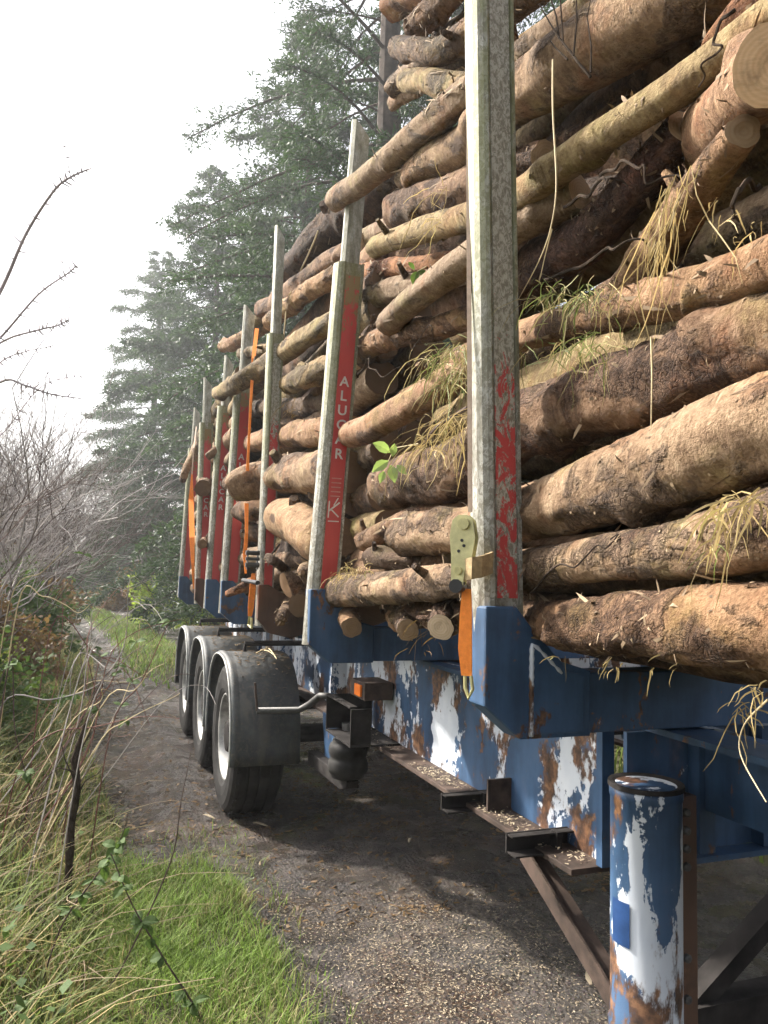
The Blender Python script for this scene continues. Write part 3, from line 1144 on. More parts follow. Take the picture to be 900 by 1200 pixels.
def catmull(P, n):
    out = []
    m_ = len(P)
    for i in range(m_ - 1):
        p0, p1, p2, p3 = P[max(i - 1, 0)], P[i], P[i + 1], P[min(i + 2, m_ - 1)]
        for k in range(n):
            t = k / n
            out.append(tuple(0.5 * ((2 * b_) + (c - a) * t + (2 * a - 5 * b_ + 4 * c - d) * t * t + (-a + 3 * b_ - 3 * c + d) * t ** 3)
                             for a, b_, c, d in zip(p0, p1, p2, p3)))
    out.append(tuple(P[-1]))
    return out


lognum = 0


def make_log(pr, label, tint=(1, 1, 1), seed=None, knots=3, rough=1.0, ring_gap=0.017, nseg=32, cuttint=(1, 1, 1), stubs=1, tilt=(0, 0), bk=None):
    """pr: list of (x, y, z, r); a log of real size with its own axis, two cut faces as parts"""
    global lognum
    lognum += 1
    R = random.Random(seed if seed is not None else lognum * 7 + 1)
    L = sum((Vector(a[:3]) - Vector(b[:3])).length for a, b in zip(pr, pr[1:]))
    per = max(2, int(L / ring_gap / (len(pr) - 1)))
    P = catmull([tuple(p) for p in pr], per)
    A, B = Vector(P[0][:3]), Vector(P[-1][:3])
    mid = (A + B) / 2
    xa = (B - A).normalized()
    ya = Vector((0, 0, 1)).cross(xa).normalized()
    za = xa.cross(ya)
    rot = Matrix((xa, ya, za)).transposed()
    inv = rot.transposed()
    pts = [inv @ (Vector(p[:3]) - mid) for p in P]
    off = R.uniform(0, 100)
    kn = [(R.uniform(0.04, 0.96), R.uniform(-pi, pi), R.uniform(0.14, 0.38), R.uniform(0.02, 0.05)) for _ in range(knots + 2)]
    mb = MB()
    n = nseg
    N = len(pts)
    caps = []
    sl = 0.0
    for i, p in enumerate(pts):
        t = (pts[min(i + 1, N - 1)] - pts[max(i - 1, 0)]).normalized()
        if i:
            sl += (pts[i] - pts[i - 1]).length
        a = Vector((0, 0, 1))
        nr = t.cross(a).normalized()
        bi = nr.cross(t).normalized()
        r = max(0.008, P[i][3])
        if nseg > 20:                                  # natural crook of the stem
            p = p + Vector((0, noise.noise(Vector((sl * 3.1 + off, 5, 0))), noise.noise(Vector((sl * 3.1 + off, 0, 9))))) * min(0.016, r * 0.22)
        u = i / (N - 1)
        ring = []
        for k in range(n):
            an = 2 * pi * k / n
            dn = nr * cos(an) + bi * sin(an)
            q = Vector((sl * 2.2 + off, cos(an) * 1.3, sin(an) * 1.3))
            d = 0.15 * noise.noise(q) + rough * 0.045 * noise.noise(Vector((sl * 9 + off, cos(an) * 3.2, sin(an) * 3.2))) \
                + rough * 0.05 * max(-0.25, noise.noise(Vector((sl * 26 + off, cos(an) * 6, sin(an) * 6))))
            rr = r * (1 + d)
            for (ku, ka, kh, ks) in kn:
                da = (an - ka + pi) % (2 * pi) - pi
                g = math.exp(-((u - ku) * L / ks) ** 2 * 0.6 - (da / 0.55) ** 2)
                rr += r * kh * g
            edge = min(i, N - 1 - i)
            if edge == 0:
                rr *= 0.995
            pos = p + dn * rr
            if edge == 0:
                pos = pos + t * (tilt[0] * cos(an) + tilt[1] * sin(an)) * r
            ring.append(pos)
        for q in ring:
            mb.v.append(tuple(q))
        if i in (0, N - 1):
            caps.append((ring, t, i == 0))
    for i in range(N - 1):
        for k in range(n):
            k2 = (k + 1) % n
            mb.f.append((i * n + k, i * n + k2, (i + 1) * n + k2, (i + 1) * n + k))
    me = mb.mesh('log', M['bark'], True)
    o = link('log', me)
    o.matrix_world = Matrix.Translation(mid) @ rot.to_4x4()
    o.color = (*tint, 1)
    o['barked'] = R.uniform(-0.09, 0.03) + (0.03 if sum(tint) < 2.3 else 0.0)
    if bk is not None:
        o['barked'] = bk
    tag(o, label, 'log', LOGS)
    for ring, t, first in caps:
        c = sum(ring, Vector()) / n
        mb2 = MB()
        mb2.v = [tuple(q) for q in ring] + [tuple(c + (q - c) * 0.55 + (t * (-0.002 if first else 0.002))) for q in ring] + [tuple(c)]
        for k in range(n):
            k2 = (k + 1) % n
            if first:
                mb2.f += [(k2, k, n + k, n + k2), (n + k2, n + k, 2 * n)]
            else:
                mb2.f += [(k, k2, n + k2, n + k), (n + k, n + k2, 2 * n)]
        cf = link('cut_face', mb2.mesh('cut_face', M['cut']), o)
        cf.color = (*cuttint, 1)
    if ring_gap < 0.03:                                # loose fibres and bark slivers standing off the surface
        fb = MB()
        for _ in range(int(min(240, 70 * L + 20) * (0.6 + 0.4 * rough))):
            i = R.randrange(1, N - 1)
            k = R.randrange(n)
            p0 = Vector(mb.v[i * n + k])
            t = (pts[i + 1] - pts[i - 1]).normalized()
            dn = (p0 - pts[i]).normalized()
            cdir = t.cross(dn)
            v = (t * R.gauss(0, 1) + cdir * R.gauss(0, 1) + dn * R.uniform(0.05, 0.7)).normalized()
            ln = R.uniform(0.008, 0.030) * R.choice((0.6, 1, 1, 1.6))
            if R.random() < 0.14:                      # a longer strip peeling along the stem
                ln = R.uniform(0.04, 0.13)
                v = (t * R.choice((-1, 1)) + cdir * R.gauss(0, 0.25) + dn * 0.10).normalized()
            w = v.cross(dn).normalized() * R.uniform(0.0012, 0.005)
            q0 = p0 - dn * 0.002
            q1 = q0 + v * ln * 0.55 + dn * 0.002
            q2 = q0 + v * ln - dn * R.uniform(-0.004, 0.006)
            b = len(fb.v)
            fb.v += [tuple(q0 - w), tuple(q0 + w), tuple(q1 + w * 0.8), tuple(q1 - w * 0.8), tuple(q2)]
            fb.f += [(b, b + 1, b + 2, b + 3), (b + 3, b + 2, b + 4)]
        lo_ = link('loose_bark', fb.mesh('loose_bark', M['bark_sliver']), o)
        lo_['kind'] = 'stuff'
    for s_ in range(stubs):
        i = R.randrange(3, N - 3)
        an = R.uniform(-0.3, pi + 0.3)
        t = (pts[i + 1] - pts[i - 1]).normalized()
        nr = t.cross(Vector((0, 0, 1))).normalized()
        bi = nr.cross(t)
        dn = nr * cos(an) + bi * sin(an)
        ln = R.uniform(0.03, 0.07)
        r = P[i][3]
        mbs = MB().tube([pts[i] + dn * r * 0.7, pts[i] + dn * (r + ln * 0.6) + t * 0.01, pts[i] + dn * (r + ln) + t * 0.02], [r * 0.33, r * 0.24, r * 0.2], 8)
        bs = link('branch_stub', mbs.mesh('branch_stub', M['bark'], False), o)
        bs.color = o.color
        bs['barked'] = 0.05
    return o


def plog(pix, label, ext=0.0, **kw):
    """log through photo points (px, py, thickness px, X metres); ext = run-on towards the trailer's front"""
    pr = []
    for (px, py, w, X) in pix:
        p = PX(px, py, X)
        pr.append((p.x, p.y, p.z, w / 2 * depth(p) / FOC))
    if ext:
        a, b = Vector(pr[-2][:3]), Vector(pr[-1][:3])
        d = (b - a).normalized()
        e = b + d * ext
        e.z = b.z + (e.z - b.z) * 0.6
        pr.append((e.x, e.y, e.z, pr[-1][3] * 1.03))
    return make_log(pr, label, **kw)


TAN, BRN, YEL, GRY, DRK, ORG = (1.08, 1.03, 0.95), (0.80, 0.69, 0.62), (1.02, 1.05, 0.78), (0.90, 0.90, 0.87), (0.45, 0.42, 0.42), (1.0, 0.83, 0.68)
# --- front bay, outer face, from the bed upwards
plog([(468, 722, 34, 1.12), (540, 722, 36, 1.10), (612, 724, 42, 1.08), (690, 734, 66, 1.04), (770, 735, 80, 1.03), (900, 738, 108, 1.03)], 'thick lowest log of the front bay, just above the blue foot of the front stake', 1.0, tint=ORG, rough=1.8, knots=6, bk=0.03)
plog([(393, 694, 38, 1.00), (450, 690, 38, 1.00), (530, 680, 40, 1.01), (612, 668, 46, 1.03), (760, 650, 62, 1.03), (900, 622, 92, 1.03)], 'pale tan log with grassy left end, crossing behind the strap ratchet', 1.0, tint=TAN, knots=5)
plog([(477, 627, 50, 1.06), (548, 621, 55, 1.06), (615, 604, 64, 1.05), (750, 560, 92, 1.05), (900, 502, 124, 1.04)], 'thick knotty golden-brown log of the front bay with dark knot, third from the bed', 0.9, tint=TAN, knots=7, rough=1.6, bk=-0.02)
plog([(458, 570, 58, 1.10), (548, 545, 72, 1.11), (615, 497, 78, 1.12), (760, 455, 98, 1.12), (900, 402, 120, 1.11)], 'broad dark-patched brown log under the hanging green grass', 0.9, tint=BRN, knots=4, rough=1.8, bk=0.045)
plog([(528, 425, 30, 1.07), (612, 394, 34, 1.06), (720, 366, 46, 1.05), (800, 342, 56, 1.05), (900, 312, 66, 1.04)], 'slim brown log of the front bay with straw draped over it', 1.0, tint=ORG, knots=5)
plog([(411, 510, 30, 1.02), (450, 492, 34, 1.03), (495, 466, 36, 1.04), (528, 444, 34, 1.06), (580, 415, 34, 1.1)], 'smooth pinkish tan log pointing left just above the leafy sprig', 0, tint=(1.15, 0.98, 0.86), rough=0.5, cuttint=(0.9, 0.8, 0.7))
plog([(452, 484, 18, 1.14), (500, 452, 18, 1.16), (560, 418, 18, 1.2)], 'thin branch with orange broken end lying on the pinkish log', 0, tint=ORG, cuttint=(1.3, 0.75, 0.35), ring_gap=0.05)
plog([(420, 412, 26, 1.10), (450, 398, 30, 1.10), (480, 388, 30, 1.11), (516, 384, 30, 1.13), (590, 360, 30, 1.2)], 'knobbly orange-brown log end in the gap right of the lettered stake', 0, tint=ORG, rough=2.2, knots=6)
plog([(454, 378, 30, 1.02), (500, 340, 34, 1.03), (548, 302, 38, 1.05), (612, 262, 42, 1.08), (680, 225, 44, 1.14)], 'slanting log with strip of bark peeling along its upper edge', 0, tint=GRY, rough=0.8)
plog([(404, 368, 28, 1.12), (440, 347, 28, 1.14), (490, 334, 28, 1.18), (560, 315, 28, 1.25)], 'grey-barked log partly behind the slanting log', 0, tint=GRY)
plog([(408, 322, 26, 1.14), (450, 316, 22, 1.15), (500, 310, 22, 1.19), (560, 300, 24, 1.25)], 'reddish frayed log with torn bark', 0, tint=(1.0, 0.66, 0.45), rough=2.4)
plog([(450, 306, 20, 1.24), (500, 298, 22, 1.27), (580, 285, 24, 1.32)], 'small shaded log below the yellow log', 0, tint=BRN)
plog([(440, 291, 24, 1.00), (490, 272, 29, 1.02), (548, 255, 34, 1.03), (612, 228, 38, 1.05), (720, 152, 42, 1.07), (850, 62, 48, 1.10)], 'long slim yellow-barked log crossing the front bay behind the front stake', 0.8, tint=YEL, rough=0.7, knots=3)
plog([(470, 248, 46, 1.08), (510, 232, 50, 1.10), (548, 222, 48, 1.12), (640, 185, 40, 1.17)], 'brown log with straw hanging down from it', 0, tint=BRN, rough=1.2)
plog([(422, 288, 26, 1.2), (450, 272, 28, 1.22), (520, 245, 28, 1.27)], 'mottled log disappearing behind the straw-draped brown log', 0, tint=GRY)
plog([(477, 210, 34, 1.05), (510, 188, 42, 1.07), (548, 165, 50, 1.08), (610, 112, 64, 1.10), (720, 40, 92, 1.12), (850, -45, 118, 1.14)], 'thick tan log with pale cut left end running up to the top right', 0.6, tint=(1.05, 0.98, 0.86), rough=0.8, cuttint=(1.15, 1.05, 0.95))
plog([(394, 234, 27, 0.97), (440, 200, 30, 0.98), (500, 150, 34, 1.00), (548, 112, 36, 1.02), (620, 62, 40, 1.08)], 'long bare pole sticking out leftwards in front of the lettered stake', 1.3, tint=(0.95, 0.92, 0.84), rough=0.4, knots=1, bk=-0.06)
plog([(474, 93, 24, 1.02), (500, 95, 28, 1.02), (530, 103, 34, 1.04), (560, 100, 36, 1.06), (620, 60, 38, 1.14)], 'crooked yellowish log with lump, resting on the long bare pole', 1.3, tint=YEL, knots=6, rough=1.2)
plog([(461, 104, 24, 1.12), (485, 84, 26, 1.14), (530, 52, 26, 1.18), (600, 5, 26, 1.25)], 'grey log end peeping out above the crooked yellowish log', 1.3, tint=GRY)
plog([(461, 120, 16, 1.15), (500, 96, 18, 1.18), (560, 60, 20, 1.26)], 'thin grey pole under the peeping grey log end', 0, tint=GRY)
plog([(468, 56, 26, 1.0), (490, 58, 28, 1.0), (512, 60, 32, 1.02), (548, 42, 34, 1.05), (620, -5, 36, 1.12)], 'bent forked log high on the left end of the front bay', 1.3, tint=(0.95, 0.85, 0.72), knots=4)
plog([(484, 36, 28, 1.05), (505, 12, 32, 1.07), (560, -40, 36, 1.12), (640, -110, 40, 1.2)], 'orange-brown log rising steeply near the top of the load', 1.3, tint=ORG)
plog([(514, 46, 22, 1.16), (548, 26, 24, 1.2), (600, -10, 24, 1.28)], 'thin greyish pole beside the bent forked log', 1.3, tint=GRY)
plog([(462, 6, 36, 1.06), (500, -14, 40, 1.10), (600, -60, 44, 1.2)], 'reddish-brown log end cut off by the top of the picture', 1.3, tint=(0.95, 0.7, 0.52))
plog([(908, 76, 96, 0.97), (880, 105, 86, 1.06), (825, 165, 70, 1.30)], 'short thick log with clean pale sawn face turned to the camera at upper right', 0, tint=(0.95, 0.80, 0.68), cuttint=(1.15, 1.02, 0.88), rough=0.8, ring_gap=0.02)
plog([(872, 154, 40, 0.99), (830, 205, 46, 1.06), (775, 285, 56, 1.16), (725, 365, 56, 1.24)], 'steep log with dark weathered sawn end below the pale sawn face', 0, tint=(1.0, 0.85, 0.7), cuttint=(0.45, 0.42, 0.38), knots=4)
plog([(800, 150, 44, 1.16), (740, 225, 52, 1.18), (660, 300, 56, 1.20), (575, 362, 56, 1.24)], 'purplish rough-barked log slanting down behind the straw', 0, tint=(0.55, 0.42, 0.42), rough=2.0)
plog([(842, 62, 40, 1.12), (900, -5, 52, 1.12)], 'reddish bark log in the top right corner', 0.9, tint=(0.85, 0.55, 0.40), rough=1.6)
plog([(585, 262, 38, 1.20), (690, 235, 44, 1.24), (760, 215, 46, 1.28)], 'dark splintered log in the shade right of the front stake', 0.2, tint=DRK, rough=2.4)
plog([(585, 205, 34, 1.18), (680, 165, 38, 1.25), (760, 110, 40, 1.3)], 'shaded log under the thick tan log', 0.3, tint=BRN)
plog([(426, 634, 24, 1.05), (455, 620, 24, 1.06), (490, 606, 26, 1.10), (560, 585, 28, 1.18)], 'small brown log slanting up behind the ratchet, left of the golden-brown log', 0, tint=BRN)
plog([(434, 654, 24, 1.00), (465, 656, 24, 1.05), (505, 660, 26, 1.14)], 'stub with round tan sawn end facing the camera near the ratchet', 0, tint=DRK, cuttint=(0.8, 0.65, 0.5), ring_gap=0.02)
plog([(420, 668, 26, 1.08), (460, 668, 26, 1.10), (530, 655, 28, 1.16)], 'shaded log lying under the round-ended stub', 0, tint=BRN)
plog([(478, 738, 26, 1.02), (468, 718, 25, 1.12), (455, 700, 24, 1.3)], 'short log stub pointing down at the camera beneath the pale tan log', 0, tint=(0.7, 0.6, 0.5), cuttint=(0.55, 0.48, 0.4), ring_gap=0.02)
plog([(412, 736, 24, 1.00), (408, 718, 24, 1.06), (402, 700, 24, 1.2)], 'small log end hanging beside the blue foot of the lettered stake', 0, tint=(0.9, 0.75, 0.6), cuttint=(0.4, 0.33, 0.27), ring_gap=0.02)
plog([(515, 735, 30, 1.0), (530, 715, 30, 1.1), (560, 695, 30, 1.3)], 'shaggy log stub hanging beside the orange strap', 0, tint=BRN, rough=2.0, ring_gap=0.02)
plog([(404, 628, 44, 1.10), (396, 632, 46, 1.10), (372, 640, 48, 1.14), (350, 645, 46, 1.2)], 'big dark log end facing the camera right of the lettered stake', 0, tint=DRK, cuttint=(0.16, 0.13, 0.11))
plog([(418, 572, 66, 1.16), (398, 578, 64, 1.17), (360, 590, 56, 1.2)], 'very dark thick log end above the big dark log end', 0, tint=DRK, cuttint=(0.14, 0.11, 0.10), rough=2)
# --- middle bay (between the second and fourth stake)
plog([(322, 608, 34, 0.99), (330, 606, 46, 1.0), (350, 614, 54, 1.0), (378, 632, 54, 1.03), (398, 640, 50, 1.1)], 'bulging pale log end between third stake and lettered second stake', 0, cuttint=(0.2, 0.16, 0.13), tint=(1.2, 1.08, 0.9), rough=0.8)  # near cut face painted dark for the shade beside the stake
plog([(326, 556, 46, 1.02), (345, 556, 48, 1.02), (378, 554, 50, 1.04), (410, 552, 50, 1.1)], 'thick scaly log above the bulging pale log end', 0, cuttint=(0.2, 0.16, 0.13), tint=TAN, rough=1.2)  # cut face darkened to stand for the shaded gap
plog([(286, 522, 18, 1.04), (328, 512, 29, 1.02), (380, 506, 32, 1.03), (412, 503, 32, 1.1)], 'rounded log on top of the thick scaly log', 0, cuttint=(0.25, 0.2, 0.16), tint=ORG, rough=1.2)  # dark cut tint again paints in the gap's shade
plog([(336, 450, 22, 0.99), (360, 442, 27, 1.0), (382, 432, 29, 1.03), (415, 420, 30, 1.1)], 'yellow-grey log whose split pale end points left at the third stake', 0, tint=(1.1, 1.1, 0.85), rough=1.5)
plog([(300, 478, 22, 1.12), (350, 478, 24, 1.13), (410, 465, 26, 1.18)], 'dim log among dead twigs between second and third stake', 0, cuttint=(0.2, 0.16, 0.13), tint=DRK)
plog([(256, 461, 16, 0.79), (280, 448, 21, 0.82), (312, 428, 24, 0.95), (350, 402, 25, 0.99), (388, 378, 25, 1.02), (420, 362, 25, 1.1)], 'long curved yellow pole lying across the fourth and fifth stakes', 0, tint=YEL, rough=0.6, knots=2)
plog([(318, 376, 20, 1.02), (350, 350, 22, 1.03), (385, 328, 24, 1.05), (415, 314, 24, 1.12)], 'log with shredded pale bark just above the long curved yellow pole', 0, tint=(1.2, 1.05, 0.85), rough=2.0)
plog([(309, 364, 22, 1.06), (350, 336, 25, 1.07), (388, 308, 28, 1.10), (430, 285, 28, 1.18)], 'brown log second from the top between third and second stake', 0, tint=BRN)
plog([(340, 326, 40, 1.12), (372, 290, 46, 1.16), (400, 262, 50, 1.22), (440, 235, 52, 1.3), (485, 190, 46, 1.36)], 'dark top log with pale sawn end behind the lettered stake', 0, tint=(0.5, 0.42, 0.38), cuttint=(0.85, 0.68, 0.55))
plog([(357, 674, 28, 0.97), (368, 670, 28, 1.02), (395, 660, 28, 1.2)], 'round sawn log end tucked against the lettered stake', 0, tint=TAN, cuttint=(0.62, 0.48, 0.36), ring_gap=0.02)
plog([(337, 687, 29, 0.94), (348, 683, 29, 1.0), (372, 674, 29, 1.2)], 'sawn log end left of the round one, above the brown rusty foot', 0, tint=TAN, cuttint=(0.40, 0.31, 0.24), ring_gap=0.02)
plog([(350, 710, 28, 0.99), (358, 704, 28, 1.05), (375, 694, 28, 1.2)], 'dark sawn log end low beside the blue foot of the second stake', 0, tint=DRK, cuttint=(0.2, 0.16, 0.13), ring_gap=0.02)
plog([(328, 730, 12, 0.90), (333, 718, 13, 0.94), (338, 700, 13, 1.1)], 'thin pale stub poking down over the brown rusty foot', 0, tint=TAN, cuttint=(0.3, 0.24, 0.2), ring_gap=0.02)
plog([(314, 652, 10, 0.84), (325, 660, 11, 0.88), (335, 668, 11, 1.0)], 'short black branch stub left of the sawn log ends', 0, tint=(0.28, 0.24, 0.22), cuttint=(0.1, 0.08, 0.07), ring_gap=0.02)
plog([(308, 690, 26, 1.0), (322, 680, 28, 1.02), (345, 668, 26, 1.1)], 'rough bark log tip between third stake and sawn log ends', 0, tint=GRY, rough=2)
plog([(325, 658, 18, 1.05), (350, 655, 20, 1.07), (385, 650, 22, 1.12)], 'narrow log lying over the sawn log ends', 0, tint=TAN)
plog([(273, 572, 30, 0.80), (285, 568, 38, 0.86), (310, 562, 40, 1.0), (340, 560, 40, 1.12)], 'fat log end bulging out in front of the fourth stake', 0, tint=TAN, rough=1.0)
plog([(283, 600, 22, 0.96), (300, 596, 30, 1.0), (330, 592, 30, 1.12)], 'log end just under the fat bulging one', 0, tint=ORG)
plog([(280, 628, 18, 1.0), (310, 622, 20, 1.08), (340, 615, 20, 1.15)], 'small log in the gap between fourth and third stake, low down', 0, tint=BRN)
plog([(267, 696, 8, 0.74), (282, 690, 11, 0.80), (302, 682, 12, 0.95), (325, 676, 12, 1.1)], 'thin reddish branch poking out at the foot of the fourth stake', 0, tint=(1.0, 0.7, 0.5), ring_gap=0.03)
plog([(277, 655, 20, 1.02), (300, 652, 22, 1.05), (330, 646, 22, 1.12)], 'shaded log behind the small steel ratchet', 0, tint=GRY)
# --- rear bay
plog([(238, 572, 19, 0.80), (244, 568, 19, 0.95), (256, 562, 19, 1.15)], 'dark round log end in front of the sixth stake', 0, tint=BRN, cuttint=(0.16, 0.12, 0.10), ring_gap=0.04)
plog([(214, 563, 8, 0.80), (218, 550, 9, 0.82), (226, 532, 9, 0.9), (236, 512, 9, 1.05)], 'crooked pole sticking out past the rearmost stake', 0, tint=TAN, ring_gap=0.05)
plog([(243, 536, 9, 0.80), (255, 527, 10, 0.88), (272, 514, 11, 1.02), (290, 502, 11, 1.1)], 'dark bent pole crossing the fifth stake', 0, tint=BRN, ring_gap=0.05)
plog([(237, 637, 11, 0.78), (243, 635, 11, 0.9), (254, 632, 11, 1.1)], 'small log end in front of the foot of the sixth stake', 0, tint=BRN, cuttint=(0.25, 0.2, 0.16), ring_gap=0.05)
plog([(262, 406, 14, 1.0), (274, 402, 16, 1.02), (292, 392, 16, 1.08), (315, 380, 16, 1.15)], 'orange sawn log at the top beside the fourth stake', 0, tint=ORG, cuttint=(1.0, 0.75, 0.5))
plog([(282, 414, 12, 0.98), (300, 412, 13, 1.0), (330, 404, 14, 1.1)], 'short yellowish log under the orange webbing near the top', 0, tint=YEL)
plog([(293, 396, 14, 1.05), (303, 378, 15, 1.08), (322, 352, 15, 1.15)], 'steep thin log beside the top of the third stake', 0, tint=GRY)

# --- the logs further in and behind, filling the bays
ORD = ['lowest', 'second', 'third', 'fourth', 'fifth', 'sixth', 'seventh', 'eighth', 'ninth', 'tenth', 'eleventh', 'twelfth', 'thirteenth', 'fourteenth']
tints = [TAN, BRN, YEL, GRY, ORG]


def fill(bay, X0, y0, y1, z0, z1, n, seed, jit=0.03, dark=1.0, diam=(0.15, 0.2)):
    R = random.Random(seed)
    for i in range(n):
        z = z0 + (z1 - z0) * i / (n - 1) + R.uniform(-0.02, 0.02)
        r0_ = R.uniform(*diam) / 2
        r1_ = R.uniform(*diam) / 2
        ya, yb = y1 + R.uniform(-0.25, 0.12), y0 + R.uniform(-0.1, 0.1)
        xa, xb = X0 + R.uniform(-jit, jit), X0 + R.uniform(-jit, jit)
        dz = R.uniform(-0.05, 0.05)
        pr = [(xa, ya, z + dz, r0_ * 0.9), (xa * 0.6 + xb * 0.4 + R.uniform(-.02, .02), ya * 0.6 + yb * 0.4, z + R.uniform(-.015, .015), r0_), (xb, yb, z - dz, r1_)]
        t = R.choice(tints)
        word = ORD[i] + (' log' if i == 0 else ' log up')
        make_log(pr, f'{word} from the bed in the {bay}', tint=tuple(c * dark for c in t), ring_gap=0.07, nseg=16, cuttint=(0.24, 0.19, 0.155))  # inner bark and cut faces tinted dark: the void's shade is painted in


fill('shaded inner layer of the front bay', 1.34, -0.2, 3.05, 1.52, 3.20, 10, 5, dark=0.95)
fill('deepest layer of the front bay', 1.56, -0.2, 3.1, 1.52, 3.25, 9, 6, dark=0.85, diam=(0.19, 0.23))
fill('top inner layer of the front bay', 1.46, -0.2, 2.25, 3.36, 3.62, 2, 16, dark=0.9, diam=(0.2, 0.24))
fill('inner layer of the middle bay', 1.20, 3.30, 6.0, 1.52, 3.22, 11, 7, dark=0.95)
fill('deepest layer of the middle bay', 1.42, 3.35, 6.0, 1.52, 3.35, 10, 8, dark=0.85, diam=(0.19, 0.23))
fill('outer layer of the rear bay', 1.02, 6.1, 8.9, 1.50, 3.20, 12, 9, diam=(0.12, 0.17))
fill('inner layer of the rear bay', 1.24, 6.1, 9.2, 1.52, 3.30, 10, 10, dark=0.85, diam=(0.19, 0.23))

# ------------------------------------------------------------------ straps


def side_of(p, ax=(1, 0, 0)):
    return Vector(ax).normalized()


camx = right.copy()
# front strap beside the front stake
Xs = 0.845
base = PX(540, 790, Xs)
ST = thing('ratchet_strap', 'ratchet strap with zinc ratchet and orange lower webbing on the front stake', 'strap', tuple(base), 'load straps')
sv = Vector((0.75, -0.66, 0)).normalized()
up_pts = [PX(551, 600, 0.848), PX(550, 400, 0.846), PX(549, 200, 0.842), PX(548, 0, 0.840), PX(547, -150, 0.85), PX(560, -330, 1.05)]
part('upper_webbing', MB().slab(up_pts, 0.011, sv, 0.004), M['pale_web'], ST)
lo = [PX(547, 690, Xs - 0.012), PX(546, 720, Xs - 0.012), PX(545, 760, Xs - 0.012), PX(547, 792, Xs - 0.008)]
part('orange_webbing', MB().slab(lo, [0.022, 0.030, 0.034, 0.026], sv, 0.004), M['orange'], ST)
# ratchet body: two side plates, spindle, handle
rb0, rb1 = PX(545, 604, Xs - 0.02), PX(538, 690, Xs - 0.035)
ax1 = (rb1 - rb0).normalized()
nrm_ = sv
for k, w in ((-1, 0.0), (1, 0.0)):
    mb = MB()
    offv = Vector((0.66, 0.75, 0)).normalized() * (0.014 * k)
    outl = [(0.0, -0.012), (0.012, -0.026), (0.05, -0.030), (0.10, -0.022), (0.172, -0.016), (0.172, 0.012), (0.12, 0.016), (0.10, 0.030), (0.055, 0.034), (0.012, 0.024), (0.0, 0.010)]
    b = len(mb.v)
    th = Vector((0.66, 0.75, 0)).normalized() * 0.0025
    for sgn in (-1, 1):
        for (a, c) in outl:
            mb.v.append(tuple(rb0 + ax1 * a + nrm_ * c + offv + th * sgn))
    n = len(outl)
    mb.f += [tuple(range(n)), tuple(range(2 * n - 1, n - 1, -1))] + [(i, n + i, n + (i + 1) % n, (i + 1) % n) for i in range(n)]
    part('ratchet_plate', mb, M['zinc'], ST)
wv = Vector((0.66, 0.75, 0)).normalized()
for (a, c, r) in ((0.022, 0.004, 0.014), (0.135, 0.0, 0.009)):
    p = rb0 + ax1 * a + nrm_ * c
    part('spindle', MB().tube([p - wv * 0.026, p + wv * 0.026], r, 14), M['zinc'], ST)
for (a, c) in ((0.062, 0.002), (0.075, 0.008), (0.088, -0.004)):
    p = rb0 + ax1 * a + nrm_ * c
    part('rivet', MB().tube([p - wv * 0.0185, p - wv * 0.0165], 0.004, 8), M['black'], ST)
hb = rb0 + ax1 * 0.172
part('handle_grip', MB().tube([hb - wv * 0.02 - sv * 0.004, hb + wv * 0.024 - sv * 0.004], 0.017, 10), M['black'], ST)
# tan loop round the stake
lp = [PX(543, 668, Xs - 0.03), PX(553, 666, Xs - 0.022), PX(564, 664, Xs + 0.006), PX(572, 661, Xs + 0.035), PX(577, 659, Xs + 0.05)]
part('tan_loop', MB().slab(lp, 0.052, Vector((0.02, 0.0, 1)).normalized(), 0.006), M['tan_web'], ST)
hk = [PX(545, 790, Xs - 0.008), PX(545, 806, Xs - 0.008), PX(549, 818, Xs - 0.004), PX(554, 808, Xs + 0.002), PX(552, 792, Xs)]
part('wire_hook', MB().tube(hk, 0.0045, 8), M['zinc'], ST)

# second strap near the third stake
X2 = 0.83
S2 = thing('ratchet_strap', 'orange strap with small steel ratchet between the third and fourth stakes', 'strap', tuple(PX(296, 735, X2)), 'load straps')
sv2 = Vector((1, 0, 0))
part('upper_webbing', MB().slab([PX(301, 385, 1.0), PX(297, 420, 0.90), PX(294, 470, 0.86), PX(291, 530, 0.85), PX(290, 552, 0.85)], [0.03, 0.026, 0.016, 0.016, 0.02], sv2, 0.004), M['orange'], S2)
part('middle_webbing', MB().slab([PX(289, 590, 0.86), PX(289, 625, 0.85), PX(287, 650, 0.85), PX(288, 672, 0.85)], [0.026, 0.020, 0.026, 0.012], sv2, 0.004), M['orange'], S2)
part('lower_webbing', MB().slab([PX(297, 672, X2), PX(296, 690, X2 - 0.01), PX(294, 712, X2 - 0.01), PX(293, 722, X2 - 0.01)], [0.022, 0.036, 0.034, 0.022], sv2, 0.004), M['orange'], S2)
p = PX(296, 655, X2 - 0.01)
part('ratchet_frame', MB().box((p.x - 0.032, p.y - 0.012, p.z - 0.06), (p.x - 0.026, p.y + 0.02, p.z + 0.05)).box((p.x + 0.026, p.y - 0.012, p.z - 0.06), (p.x + 0.032, p.y + 0.02, p.z + 0.05)), M['steel_grey'], S2)
for dz in (0.035, 0.0, -0.035):
    part('ratchet_roller', MB().tube([(p.x - 0.04, p.y, p.z + dz), (p.x + 0.04, p.y, p.z + dz)], 0.014 if dz else 0.010, 10), M['steel_grey'], S2)
ph = PX(285, 680, X2)
part('handle_bar', MB().tube([ph, PX(302, 683, X2 - 0.02)], 0.013, 8), M['black'], S2)
hk = [PX(293, 720, X2 - 0.01), PX(291, 732, X2 - 0.01), PX(295, 736, X2 - 0.01), PX(295, 724, X2 - 0.01)]
part('wire_hook', MB().tube(hk, 0.007, 6), M['zinc'], S2)
